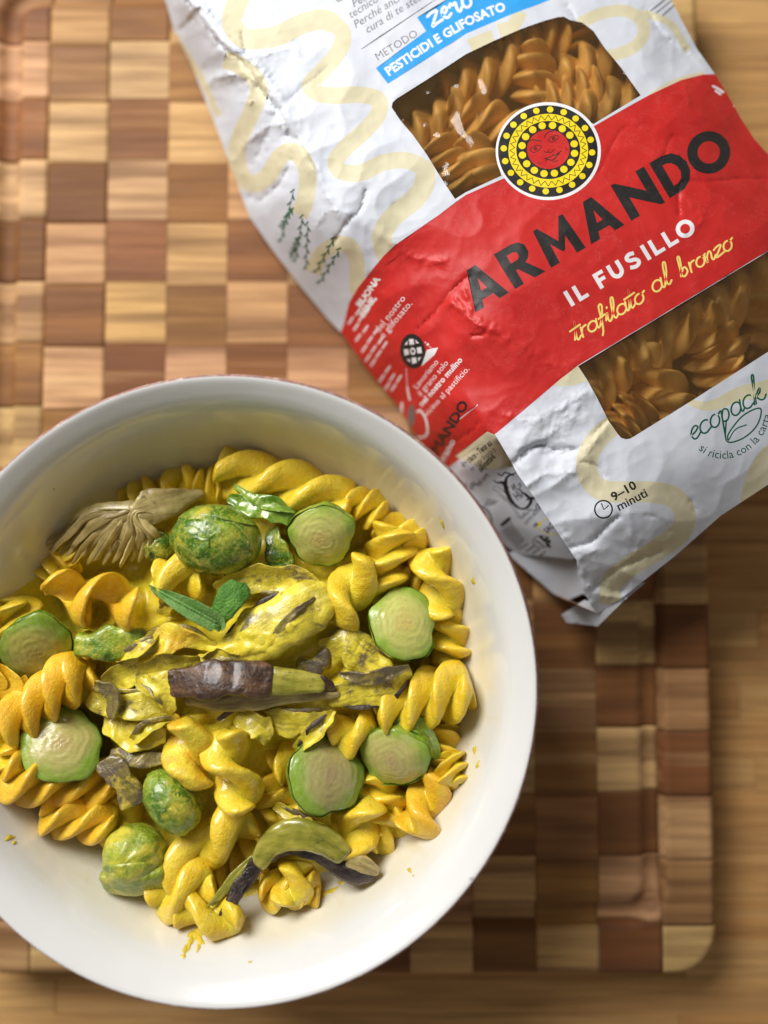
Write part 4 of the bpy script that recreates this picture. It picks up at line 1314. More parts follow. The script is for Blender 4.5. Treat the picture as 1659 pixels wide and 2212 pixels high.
FG = "cooked fusilli in the bowl"
FUS = [  # p0, p1, R, blades, power, turns, phase, material, bend, label
    ((14, 1285, 4.0), (20, 1410, 3.7), .82, 3, 2, .9, .3, 'pasta', 0, "fusillo end at the left photo edge above the shaded green sprout half"),
    ((-60, 1600, 4.3), (192, 1436, 4.9), .95, 3, 1.9, 1.35, .2, 'pasta_orange', 0, "plump slanting fusillo between the two left sprout halves"),
    ((-70, 1500, 3.7), (40, 1470, 3.7), .9, 3, 2, .8, 1.9, 'pasta_orange', 0, "fusillo mostly hidden under the shaded sprout half at left"),
    ((-60, 1705, 4.0), (250, 1700, 3.6), .92, 3, 2, 1.4, 2.0, 'pasta_orange', 0, "long knobbly fusillo lying under the lower left sprout half"),
    ((-50, 1630, 3.9), (50, 1660, 3.8), .8, 3, 2, .7, 1.1, 'pasta', 0, "fusillo lobe showing left of the lower left sprout half"),
    ((470, 1010, 3.7), (760, 1095, 3.6), 1.08, 3, 2, 1.07, .9, 'pasta', 0, "long three-lobed fusillo topmost in the bowl above the green leaf strip"),
    ((800, 1205, 4.8), (725, 1350, 4.9), .92, 2, 2.6, .85, .6, 'pasta', .1, "short twisted fusillo hanging below the top sprout half"),
    ((860, 1140, 4.2), (800, 1300, 4.1), .98, 3, 2.6, 1.0, 2.6, 'pasta', 0, "fusillo with nested curled ribs right of the top sprout half"),
    ((935, 1185, 4.2), (965, 1330, 4.1), .90, 2, 2.4, .85, 2.2, 'pasta', 0, "broad-ended fusillo against the right bowl wall near the bag"),
    ((950, 1300, 3.7), (985, 1425, 3.3), .82, 3, 2, .9, 1.0, 'pasta', 0, "fusillo tip curving out right of the large ringed sprout half"),
    ((815, 1545, 4.5), (1030, 1478, 4.0), 1.05, 3, 1.9, 1.2, 2.75, 'pasta', 0, "fusillo with three plump lobes pointing at the right bowl wall"),
    ((945, 1570, 3.5), (990, 1700, 3.3), .85, 3, 2, 1.1, .2, 'pasta', 0, "fusillo against the right wall behind the curled-leaf sprout half"),
    ((945, 1660, 4.2), (905, 1812, 4.0), .84, 2, 2.3, .95, .1, 'pasta_orange', 0, "bright twisted fusillo under the curled-leaf sprout half at lower right"),
    ((885, 1720, 3.3), (815, 1850, 3.0), .78, 3, 2, 1.0, 1.4, 'pasta', 0, "slim fusillo on the bowl floor at the lower right of the food"),
    ((800, 1720, 4.3), (735, 1850, 4.1), .98, 2, 2.2, .75, 2.5, 'pasta', 0, "wide flared fusillo below the lower middle sprout half"),
    ((800, 1660, 3.7), (850, 1790, 3.4), .8, 3, 2, 1.0, .6, 'pasta', 0, "fusillo wedged between the two lower right sprout halves"),
    ((405, 1545, 5.0), (425, 1700, 4.9), .98, 2, 2.0, .7, .9, 'pasta_sauced', 0, "fusillo thick with sauce below the dark glossy strip"),
    ((480, 1580, 5.3), (535, 1745, 5.1), .86, 2, 2.3, .95, 1.9, 'pasta', .1, "fusillo in two fat twists below the dark glossy strip"),
    ((355, 1890, 4.3), (540, 1755, 4.5), .98, 2, 2.3, .9, .4, 'pasta', 0, "twisted fusillo between the lowest sprout and the arched purple leaf"),
    ((590, 1740, 3.8), (545, 1890, 3.4), .8, 3, 2, 1.0, 1.1, 'pasta', 0, "shaded fusillo behind the left end of the arched purple leaf"),
    ((330, 1955, 4.9), (460, 1890, 4.7), .78, 2, 2.2, .7, 2.4, 'pasta', 0, "fusillo touching the bowl floor under the lowest sprout"),
    ((385, 1955, 5.0), (525, 1992, 5.1), .72, 2, 2.2, .8, .8, 'pasta', 0, "lowest fusillo on the bowl floor with sauce dripping from it"),
    ((640, 1860, 4.4), (630, 1955, 4.8), .72, 2, 2.4, .6, .2, 'pasta', 0, "open fusillo end peeping out below the arched purple leaf"),
    ((715, 1600, 4.5), (815, 1572, 4.5), .78, 2, 2.2, .7, 2.0, 'pasta', 0, "small curled fusillo above the lower middle sprout half"),
    ((590, 1660, 3.9), (720, 1600, 3.8), .85, 3, 2, 1.0, .5, 'pasta', 0, "fusillo deep in the shaded gap left of the lower middle sprout half"),
    ((478, 955, 2.3), (560, 985, 2.4), .72, 3, 2, .7, .5, 'pasta', 0, "blurred fusillo at the very back against the shaded bowl wall"),
    ((255, 1075, 2.5), (330, 1030, 2.5), .7, 3, 2, .8, 1.5, 'pasta', 0, "blurred fusillo behind the tuft of pale artichoke strands"),
    ((350, 1060, 2.7), (420, 1000, 2.5), .7, 2, 2.2, .8, .1, 'pasta', 0, "blurred upright fusillo behind the whole green sprout"),
    ((430, 1030, 2.9), (490, 1080, 3.2), .72, 3, 2, .8, 2.2, 'pasta', 0, "blurred fusillo between the whole sprout and the back wall"),
    ((75, 1140, 2.5), (150, 1185, 2.7), .75, 3, 2, .8, .7, 'pasta', 0, "shaded fusillo at the far left under the artichoke strands"),
    ((50, 1235, 3.1), (150, 1200, 3.1), .7, 3, 2, .8, 1.7, 'pasta', 0, "shaded fusillo between the open-coiled fusillo and left bowl wall"),
    ((745, 1085, 3.5), (840, 1110, 3.2), .8, 3, 2, .9, 2.8, 'pasta', 0, "fusillo behind the top sprout half near the back wall"),
    ((825, 1130, 3.2), (925, 1180, 3.1), .82, 3, 2, 1.0, .3, 'pasta', 0, "soft-focus fusillo along the upper right bowl wall"),
    ((335, 1255, 4.8), (440, 1235, 4.8), .9, 2, 2.2, .55, .2, 'pasta', 0, "fusillo squeezed beneath the whole green sprout"),
    ((555, 1690, 3.6), (650, 1760, 3.6), .8, 3, 2, .8, 1.5, 'pasta', 0, "fusillo left below the lower middle sprout half"),
    ((1000, 1710, 4.2), (970, 1630, 4.2), .72, 3, 2, .8, .9, 'pasta', 0, "fusillo lobe low on the right bowl wall"),
    ((90, 1755, 4.2), (250, 1785, 4.2), .75, 3, 2, 1.0, 2.1, 'pasta_orange', 0, "shaded fusillo lowest under the long knobbly one at left"),
    ((235, 1720, 3.5), (300, 1810, 3.3), .72, 2, 2.2, .7, 1.3, 'pasta', 0, "small fusillo under the grey slice at lower left"),
    ((800, 1860, 2.6), (760, 1780, 3.0), .7, 3, 2, .7, .5, 'pasta', 0, "fusillo half hidden behind the right end of the arched leaf"),
    ((950, 1420, 3.2), (930, 1500, 3.4), .75, 3, 2, .6, .9, 'pasta', 0, "fusillo showing under the large ringed sprout half"),
    ((690, 1915, 4.2), (560, 1925, 4.3), .7, 3, 2, .9, 2.0, 'pasta_sauced', 0, "saucy fusillo in the shade under the arched purple leaf"),
    ((470, 1900, 3.0), (560, 1840, 3.2), .75, 3, 2, .8, 1.2, 'pasta', 0, "fusillo behind the fanned left end of the arched leaf"),
    ((870, 1220, 3.6), (905, 1290, 3.4), .75, 3, 2, .6, 2.0, 'pasta', 0, "fusillo above the large ringed sprout half"),
    ((600, 1100, 3.4), (690, 1160, 3.6), .8, 3, 2, .8, .4, 'pasta_sauced', 0, "fusillo under the green leaf strip beside the top sprout half"),
]


def coil(p0, p1, rad, wd, turns, ph, mat, tags, ns=110, nc=16):
    """a fusillo opened to a loose ribbon spiral"""
    a, b = P(*p0), P(*p1)
    d = b - a
    L = np.linalg.norm(d)
    d /= L
    sx = np.cross(d, [0, 0, 1.0])
    sx /= np.linalg.norm(sx)
    sy = np.cross(sx, d)
    t = np.linspace(0, 1, ns)
    th = ph + turns * 2 * np.pi * t
    er = np.cos(th)[:, None] * sx + np.sin(th)[:, None] * sy
    cen = a + (t * L)[:, None] * d + er * (rad * (1 + .06 * np.sin(t * 11)))[:, None]
    wdir = .62 * d + .78 * er
    tdir = .78 * d - .62 * er
    q = np.linspace(0, 2 * np.pi, nc, endpoint=False)
    e = np.clip(np.minimum(t, 1 - t) * L / .16, .25, 1) ** .5
    cup = .10 * np.cos(q) ** 2
    V = (cen[:, None] + (np.cos(q)[None] * wd * e[:, None])[..., None] * wdir[:, None] + ((np.sin(q) * .17 + cup)[None] * e[:, None])[..., None] * tdir[:, None]).reshape(-1, 3)
    V = V + vnoise(V, .9, 3.3) * .05 + vnoise(V, 3.5, 1.1) * .018
    f = grid_faces(ns, nc, wrap_v=True)
    c0 = len(V)
    V = np.vstack([V, V[:nc].mean(0), V[-nc:].mean(0)])
    f += [(c0, (j + 1) % nc, j) for j in range(nc)] + [(c0 + 1, (ns - 1) * nc + j, (ns - 1) * nc + (j + 1) % nc) for j in range(nc)]
    ob = mk("fusillo", V, f, M[mat], tags=tags)
    ob.data.attributes.new('lobe', 'FLOAT', 'POINT').data.foreach_set('value', np.ones(len(V)))
    return ob


coil((105, 1292, 5.0), (298, 1302, 5.3), .60, .60, 2.0, 2.4, 'pasta_orange', ("big smooth open-coiled fusillo left of the sage leaves", "pasta", FG))
for i, (a, b, R, n, pw, tu, ph, mt, bd, lab) in enumerate(FUS):
    a, b = on_bowl(a, R * .55), on_bowl(b, R * .55)
    fusillo(a, b, R, n, pw, tu, ph, mt, bd, 1 if i % 7 else -1, tags=(lab, "pasta", FG), core=.34 if n == 3 else .26)

# dry fusilli seen through the bag windows
DRY1 = [((900, 300), (985, 250), "crinkled left corner"), ((935, 400), (1010, 330), "lower left edge"), ((985, 200), (1090, 150), "upper left part"), ((1000, 320), (1085, 215), "middle, left of centre"),
        ((1100, 115), (1190, 85), "top edge"), ((1100, 210), (1200, 150), "very middle"), ((1230, 170), (1320, 125), "right part below the film glint"), ((990, 400), (1085, 345), "bottom, left of the sun emblem"),
        ((1270, 245), (1375, 205), "lower right corner"), ((1210, 75), (1270, 75), "upper right corner"), ((1190, 230), (1270, 200), "area just above the sun emblem")]
DRY2 = [((1285, 840), (1350, 770), "left edge"), ((1350, 880), (1500, 800), "lower middle, the largest"), ((1385, 760), (1500, 690), "upper edge, left of its middle"), ((1480, 770), (1580, 690), "middle"),
        ((1540, 680), (1640, 600), "upper right part"), ((1590, 760), (1720, 660), "right part, brightest"), ((1335, 930), (1375, 880), "bottom corner"), ((1510, 840), (1600, 780), "lower edge right of the largest"), ((1650, 620), (1750, 540), "far upper right corner")]
for lst, win, grp in ((DRY1, "upper", "dry fusilli behind the upper bag window"), (DRY2, "lower", "dry fusilli behind the lower bag window")):
    for i, (a, b, where) in enumerate(lst):
        za, zb = [float(zf_front(np.array([q[0]]), np.array([q[1]]))[0]) - (1.42 if win == 'upper' else 1.25) - rng.uniform(0, .15) for q in (a, b)]
        if i % 2:
            m_, d_ = (np.array(a) + b) / 2, (np.array(b) - a) / 2
            c_, s_ = math.cos(1.25 + .3 * (i % 3)), math.sin(1.25 + .3 * (i % 3))
            d_ = np.array([d_[0] * c_ - d_[1] * s_, d_[0] * s_ + d_[1] * c_]) * .8
            a, b = m_ - d_, m_ + d_
        a, b = [tuple(np.array(q) + .30 * (np.array(q) - np.array(r_))) for q, r_ in ((a, b), (b, a))]
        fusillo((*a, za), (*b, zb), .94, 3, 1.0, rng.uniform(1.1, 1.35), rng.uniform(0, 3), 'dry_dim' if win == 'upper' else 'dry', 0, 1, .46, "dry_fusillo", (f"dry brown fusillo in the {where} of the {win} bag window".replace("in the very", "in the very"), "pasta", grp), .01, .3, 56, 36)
V, F, mi = sheet(densify([(840, 180), (1220, 20), (1420, 210), (1250, 300), (1100, 420), (1000, 460), (930, 400)], 20), 14)
mk("dry_pasta_heap", P(V[:, 0], V[:, 1], 2.7 + .35 * noise(np.c_[V / 40, np.zeros(len(V))])), F.tolist(), M['dry'], tags=("mass of dry pasta deep behind the upper bag window", "pasta", None, "stuff"))
V, F, mi = sheet(densify([(1230, 790), (1640, 520), (1860, 420), (1860, 660), (1400, 980), (1320, 960)], 20), 14)
mk("dry_pasta_heap", P(V[:, 0], V[:, 1], 2.7 + .35 * noise(np.c_[V / 40, np.zeros(len(V))])), F.tolist(), M['dry'], tags=("mass of dry pasta deep behind the lower bag window", "pasta", None, "stuff"))

# ------------------------------------------------------------------ vegetables
def ribbon(pts, hw, th, mat, name=None, parent=None, roll=0.0, curl=0.0, amp=.05, seed=0.0, ns=64, nc=30, sq=.6, tags=None, ends=.25, edge_wave=0.0):
    """a thick strip swept along (u, v, z) points: half width, thickness, roll (deg) and cross curl in cm"""
    W = spline(np.array([P(*q) for q in pts]), ns)
    hw = np.interp(np.linspace(0, 1, ns), np.linspace(0, 1, len(hw)), hw) if hasattr(hw, '__len__') else np.full(ns, hw)
    ro = np.radians(np.interp(np.linspace(0, 1, ns), np.linspace(0, 1, len(roll)), roll)) if hasattr(roll, '__len__') else np.full(ns, math.radians(roll))
    T = np.gradient(W, axis=0)
    T /= np.linalg.norm(T, axis=1)[:, None]
    S = np.cross(T, [0, 0, 1.0])
    S /= np.maximum(np.linalg.norm(S, axis=1), 1e-6)[:, None]
    N = np.cross(S, T)
    S2 = S * np.cos(ro)[:, None] + N * np.sin(ro)[:, None]
    N2 = -S * np.sin(ro)[:, None] + N * np.cos(ro)[:, None]
    a = np.linspace(0, 2 * np.pi, nc, endpoint=False)
    hw = hw * (1 + .30 * noise(np.c_[np.linspace(0, 5, ns), np.full(ns, seed * 1.3), np.full(ns, .7)])) if amp > .06 else hw
    cx = np.sign(np.cos(a)) * np.abs(np.cos(a)) ** sq
    cy = np.sign(np.sin(a)) * np.abs(np.sin(a)) ** sq
    t = np.linspace(0, 1, ns)
    L = np.linalg.norm(np.diff(W, axis=0), axis=1).sum()
    e = np.clip(np.minimum(t, 1 - t) * L / max(ends, 1e-3), 0, 1)
    e = .35 + .65 * np.sqrt(1 - (1 - e) ** 2)
    V = np.empty((ns, nc, 3))
    for i in range(ns):
        x, y_ = cx * hw[i] * (e[i] ** .6), cy * th / 2 * e[i]
        y_ = y_ + curl * ((x / max(hw[i], 1e-6)) ** 2 - .4) + edge_wave * (x / max(hw[i], 1e-6)) * math.sin(t[i] * 14 + seed)
        V[i] = W[i] + x[:, None] * S2[i] + y_[:, None] * N2[i]
    V = V.reshape(-1, 3)
    V = V + vnoise(V, .8, seed) * amp * 1.5 + vnoise(V, 2.6, seed + 9) * amp * .6 + vnoise(V, 6.0, seed + 3) * amp * .2
    f = grid_faces(ns, nc, wrap_v=True)
    c0, cN = len(V), len(V) + 1
    V = np.vstack([V, V[:nc].mean(0), V[-nc:].mean(0)])
    f += [(c0, (j + 1) % nc, j) for j in range(nc)] + [(cN, (ns - 1) * nc + j, (ns - 1) * nc + (j + 1) % nc) for j in range(nc)]
    ob = mk(name, V, [q[::-1] for q in f], M[mat] if isinstance(mat, str) else mat, parent, tags=tags)
    fib = np.zeros((len(V), 3))
    fib[:ns * nc, 0] = np.repeat(t * L * .55, nc)
    fib[:ns * nc, 1] = (cx[None] * hw[:, None] * 5.5).ravel() + seed * 3.1
    fib[:ns * nc, 2] = np.tile(cy * .8, ns)
    fib[ns * nc:] = fib[0]
    ob.data.attributes.new("fib", 'FLOAT_VECTOR', 'POINT').data.foreach_set("vector", fib.ravel())
    return ob


def basis(nrm, spin=0.0):
    n_ = np.array(nrm, float)
    n_ /= np.linalg.norm(n_)
    a = np.cross([0, 1, 0], n_) if abs(n_[1]) < .9 else np.cross([1, 0, 0], n_)
    a /= np.linalg.norm(a)
    b = np.cross(n_, a)
    c, s = math.cos(spin), math.sin(spin)
    return a * c + b * s, -a * s + b * c, n_


def sprout_half(u, v, z, rd, tilt, az, face, label, depth=.85, seed=0.0, squash=1.0, skin='sprout_leaf', curl_leaf=None):
    """half sprout, cut face up: outer leaves as two wrapped shells, pale layered cut face"""
    c = P(u, v, z)
    r = rd * (CAM[2] - z) / FPX
    az, tl = math.radians(az), math.radians(tilt)
    A, B, N = basis((math.sin(tl) * math.cos(az), math.sin(tl) * math.sin(az), math.cos(tl)), seed)
    root = empty("sprout_half", c, label, "brussels sprout", "halved brussels sprouts on the pasta")
    nt = 56
    th = np.linspace(0, 2 * np.pi, nt, endpoint=False)
    rim = r * .97 * (1 + .05 * np.sin(2 * th + seed) + .045 * np.sin(3 * th + seed * 2) + .03 * np.sin(5 * th + seed * 5) + .02 * np.sin(7 * th + seed * 3) + .012 * np.sin(13 * th + seed))
    rows = []
    nr = 22
    for q in np.linspace(0.02, .985, nr):
        dome = .20 * r * (1 - q ** 2.2) * 1.25 + .006 * np.sin(q * 26 + 2.5 * np.sin(th * 2 + seed) + seed) + .007 * np.sin(q * 41 + 3 * np.sin(th * 3 + seed * 2))
        rows.append((q * rim, dome))
    rows.append((1.0 * rim, -.03 + 0 * th))
    V = np.vstack([c + (rr * np.cos(th))[:, None] * A * squash + (rr * np.sin(th))[:, None] * B + hh[:, None] * N for rr, hh in rows])
    f = grid_faces(len(rows), nt, wrap_v=True)
    V = np.vstack([V, c + N * .25 * r])
    f += [(len(V) - 1, j, (j + 1) % nt) for j in range(nt)]
    o = mk("cut_face", V, f, M[face], root)
    # turn the face's own axes to the sprout's so the ring pattern is centred on it
    rot = Matrix((A, B, N)).transposed().to_4x4()
    o.data.transform(rot.inverted())
    o.matrix_local = rot
    for s_i, (k0, k1, lift, g) in enumerate(((0, 2 * np.pi, 0.0, 0), (seed, seed + 3.4, .03, 1))):
        tt = np.linspace(k0, k1, nt)
        R_ = np.interp(tt % (2 * np.pi), np.r_[th, 2 * np.pi], np.r_[rim, rim[0]])
        rows = []
        edge = np.ones(nt) if g == 0 else np.clip(np.minimum(np.arange(nt), nt - 1 - np.arange(nt)) / 12, 0, 1) ** .5
        for q in np.linspace(0, 1, 14):
            ph = q * math.pi / 2 * .96
            up_ = (.005 + (.03 if g else 0)) * edge * (1 - q) ** 3 + .02 * np.sin(tt * 6 + seed + g) * (1 - q) ** 2
            rows.append(((R_ * 1.0 + lift * edge) * math.cos(ph) ** .8, up_ - depth * r * math.sin(ph)))
        V = np.vstack([c + (rr * np.cos(tt))[:, None] * A * squash + (rr * np.sin(tt))[:, None] * B + hh[:, None] * N for rr, hh in rows])
        V = V + vnoise(V, 1.2, seed) * .025
        f = [q[::-1] for q in grid_faces(14, nt, wrap_v=(g == 0))]
        mk("outer_leaf", V, f, M[skin], root)
    if curl_leaf:
        ribbon(curl_leaf[0], curl_leaf[1], .09, 'sprout_leaf', "curled_leaf", root, roll=curl_leaf[2], curl=.12, amp=.03, seed=seed)
    return root


sprout_half(695, 1158, 5.2, 75, 30, 262, 'cut_pale', "wet pale sprout half right of the whole sprout, tipped downward", seed=.4, skin='sprout_leaf')
sprout_half(872, 1346, 5.0, 79, 22, 50, 'cut_pale', "large ringed sprout half with bright green edge at the right", seed=1.3)
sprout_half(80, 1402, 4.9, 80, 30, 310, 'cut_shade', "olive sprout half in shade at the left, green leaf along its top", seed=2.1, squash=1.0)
sprout_half(132, 1608, 5.0, 85, 30, 60, 'cut_tan', "pinkish tan sprout half lowest at the left, pale streaked top", seed=3.0)
sprout_half(705, 1676, 5.1, 85, 32, 35, 'cut_brown', "brownish sprout half above the wide flared fusillo at lower middle", seed=4.2)
sprout_half(852, 1636, 4.9, 78, 28, 232, 'cut_tan', "faceted sprout half with a dark curled leaf on its right side", seed=5.1, squash=.95,
            curl_leaf=([(850, 1560, 4.9), (905, 1570, 5.0), (935, 1610, 4.9), (945, 1645, 4.7)], [.12, .3, .35, .1], [0, 40, 60, 40]))


def blob(u, v, z, r, rot, mat, name, parent=None, amp=.08, seed=0.0, tags=None, n=40, leaves=0, flatz=1.0):
    c = P(u, v, z)
    A, B, N = basis(*rot) if isinstance(rot, tuple) else basis((0, 0, 1), rot)
    th, ph = np.meshgrid(np.linspace(0, np.pi, n // 2 + 1), np.linspace(0, 2 * np.pi, n, endpoint=False), indexing='ij')
    th, ph = th.ravel(), ph.ravel()
    D = np.stack([np.sin(th) * np.cos(ph), np.sin(th) * np.sin(ph), np.cos(th)], 1)
    s = np.ones(len(D))
    if leaves:    # overlapping leaf edges wound round the head
        w_ = (ph / (2 * np.pi) * leaves + th * .9 + .3 * noise(D * 1.5 + seed)) % 1.0
        s += .045 * w_ ** 3
    s += amp * noise(D * 1.7 + seed) + amp * .5 * noise(D * 4.5 + seed)
    V = c + (D[:, :1] * r[0] * A + D[:, 1:2] * r[1] * B + D[:, 2:] * r[2] * N) * s[:, None]
    f = grid_faces(n // 2 + 1, n, wrap_v=True)
    return mk(name, V, f, M[mat], parent, tags=tags)


def leafy(u, v, z, r, spin, mat, label, seed, n_leaf=3, n=56):
    """whole or coated sprout: a head with wrapped leaf shells as parts"""
    c = P(u, v, z)
    root = empty("brussels_sprout", c, label, "brussels sprout", "coated brussels sprouts in the pasta")
    blob(u, v, z, r, spin, mat, "head", root, .05, seed, n=n, leaves=5)
    A, B, N = basis((0, 0, 1), spin)
    for g in range(n_leaf):
        a0 = seed * 2 + g * 2.1
        nu, nv = 20, 22
        uu, vv = np.meshgrid(np.linspace(-1, 1, nu), np.linspace(0, 1, nv), indexing='ij')
        uu, vv = uu.ravel(), vv.ravel()
        wdt = np.sqrt(np.clip(1 - (2 * vv - 1.0) ** 4, 0, 1))
        az = a0 + uu * 1.0 * wdt
        el = -1.0 + vv * 2.15 - .15 * uu ** 2
        D = np.stack([np.sin(el) + 0 * az, np.cos(el) * np.cos(az), np.cos(el) * np.sin(az)], 1)
        s = 1.0 + .006 * g + .012 * vv ** 4 + .014 * np.abs(uu) ** 6 + .02 * noise(D * 3 + seed + g) + .018 * np.cos(uu * 16) * (1 - np.abs(uu)) * .6
        V = c + (D[:, :1] * r[0] * A + D[:, 1:2] * r[1] * B + D[:, 2:] * r[2] * N) * s[:, None]
        V2 = V - (V - c) * .035
        f = grid_faces(nu, nv)
        m_ = nu * nv
        f = f + [tuple(m_ + i for i in q[::-1]) for q in f]
        I = np.arange(m_).reshape(nu, nv)
        ring_ = list(I[:, 0]) + list(I[-1, 1:]) + list(I[-2::-1, -1]) + list(I[0, -2:0:-1])
        f += [(int(ring_[i]), int(ring_[(i + 1) % len(ring_)]), int(m_ + ring_[(i + 1) % len(ring_)]), int(m_ + ring_[i])) for i in range(len(ring_))]
        mk("leaf", np.vstack([V, V2]), f, M[mat], root)
    return root


leafy(467, 1166, 5.2, (1.52, 1.20, 1.15), -.15, 'sprout', "whole dark green sprout streaked with yellow sauce at the back", 1.0)
leafy(372, 1732, 5.1, (1.18, .82, .85), -.9, 'sprout', "sauce-coated sprout below the grey slice, tilted down to the right", 2.2, 2)
leafy(340, 1180, 4.2, (.55, .6, .5), .5, 'sprout_dark', "small green sprout piece between the artichoke strands and whole sprout", 3.4, 1, 32)
# sprout lying with its striped cut side toward the viewer's edge of the bowl
lo = leafy(290, 1846, 4.9, (1.08, 1.0, .95), .1, 'sprout_yellow', "yellow-green sprout with a striped cut side, lowest on the left", 4.4, 2)
ribbon([(222, 1897, 4.9), (290, 1903, 5.15), (362, 1888, 5.0)], [.45, .62, .5], .6, 'sprout_yellow', "cut_side", lo, roll=-40, amp=.04, seed=3, sq=.5)

# strips and leaves of artichoke and aubergine-dark skin
AG = "artichoke pieces among the pasta"
# dark glossy strip across the centre
ds = empty("artichoke_leaf", P(530, 1480, 5.4), "dark brown glossy artichoke strip lying across the middle of the pasta", "artichoke", AG)
ribbon([(364, 1480, 5.6), (430, 1470, 5.95), (510, 1464, 6.0), (592, 1470, 5.75)], [.50, .60, .60, .48], .36, 'skin_dark', "skin", ds, roll=[12, 18, 20, 14], amp=.075, seed=1, sq=.5, ends=.12)
ribbon([(575, 1468, 5.7), (640, 1474, 5.6), (700, 1478, 5.5)], [.5, .42, .3], .4, 'flesh_green', "flesh", ds, roll=12, amp=.04, seed=2)
ribbon([(395, 1515, 5.3), (520, 1516, 5.45), (640, 1502, 5.4), (735, 1497, 5.3)], [.22, .34, .26, .1], .25, 'strand', "under_layer", ds, roll=-20, amp=.05, seed=3)
ribbon([(690, 1460, 5.6), (708, 1480, 5.5), (722, 1494, 5.3)], [.12, .2, .08], .16, 'skin_dark', "tip", ds, roll=-10, amp=.03, seed=5)
ribbon([(470, 1555, 5.1), (500, 1535, 5.2), (525, 1528, 5.2)], [.08, .1, .06], .08, 'skin_purple', "loose_fibre", ds, amp=.01)
# arched leaf at the bottom
al = empty("artichoke_leaf", P(640, 1870, 4.4), "arched artichoke leaf, green above and purple-black below, near the bowl's lower wall", "artichoke", AG)
ribbon([(555, 1870, 4.9), (590, 1820, 5.15), (645, 1800, 5.25), (700, 1815, 5.2), (745, 1850, 5.05)], [.3, .46, .52, .46, .36], .45, 'flesh_green', "flesh", al, roll=[10, 10, 8, 6, 4], amp=.05, seed=2, sq=.7)
ribbon([(488, 1970, 5.3), (530, 1895, 5.0), (585, 1842, 4.9), (640, 1832, 4.9), (700, 1850, 4.9), (755, 1886, 4.9), (812, 1890, 4.7)], [.16, .34, .36, .32, .34, .36, .18], .26, 'skin_purple', "skin", al, roll=[-5, -10, -15, -15, -12, -8, 0],
       amp=.07, seed=4, sq=.5)
ribbon([(745, 1856, 5.0), (785, 1868, 5.0), (818, 1884, 4.85)], [.2, .28, .16], .25, 'strand', "tip", al, roll=5, amp=.04, seed=6)
for q, (x, y_) in enumerate(((445, 1962), (458, 1958), (472, 1978), (498, 1975))):
    ribbon([(x, y_, 5.3), (505 + q * 6, 1893 + q * 6, 5.15 + q * .02), (560 + q * 4, 1842 + q * 5, 4.95)], [.05, .14, .12], .09, 'flesh_green' if q < 2 else 'skin_purple', "layer", al, roll=-10 + q * 6, amp=.03, seed=q)
# tuft of pale strands at the back left
tf = empty("artichoke_heart", P(280, 1130, 4.4), "beige artichoke tuft fanning out in long strands at the back left", "artichoke", AG)
ribbon([(440, 1062, 3.9), (380, 1080, 4.4), (320, 1098, 4.7), (290, 1115, 4.7)], [.12, .42, .6, .45], .35, 'strand', "base", tf, roll=10, amp=.07, seed=2)
ends_ = [(120, 1168), (112, 1182), (108, 1198), (120, 1212), (138, 1206), (152, 1218), (170, 1210), (188, 1220), (205, 1212), (222, 1222), (243, 1216), (262, 1224), (282, 1216), (300, 1214), (318, 1206), (335, 1192)]
for q, (x, y_) in enumerate(ends_):
    s = q / (len(ends_) - 1)
    hx, hy = 285 + 30 * s, 1088 + 26 * s
    mxu, mxv = (x + hx) / 2 - 14 * (1 - s) + 14 * s, (y_ + hy) / 2 - 30 * (1 - s) + 4 * s
    ribbon([(hx + 20, hy + 4, 4.6), (hx - 14, hy + 6, 4.85), (mxu, mxv, 4.75 - .1 * (q % 2)), (x, y_, 3.9 + .25 * (q % 3))], [.20, .19, .15, .06], .09 + .03 * (q % 2), 'strand', "strand", tf, roll=(-30 + 50 * s) + (q % 3) * 20, amp=.058, seed=q * 1.7, ns=30, nc=12)
for q, (x, y_) in enumerate(((100, 1185), (138, 1170), (165, 1190), (190, 1190), (222, 1205), (258, 1208))):
    ribbon([(300, 1098 + q * 3, 4.4), (250 - q * 2, 1112 + q * 6, 4.5), (x + 20, y_ - 22, 4.3), (x, y_, 3.7)], [.14, .13, .11, .04], .08, 'strand', "strand", tf, roll=-20 + q * 15, amp=.06, seed=20 + q, ns=30, nc=12)

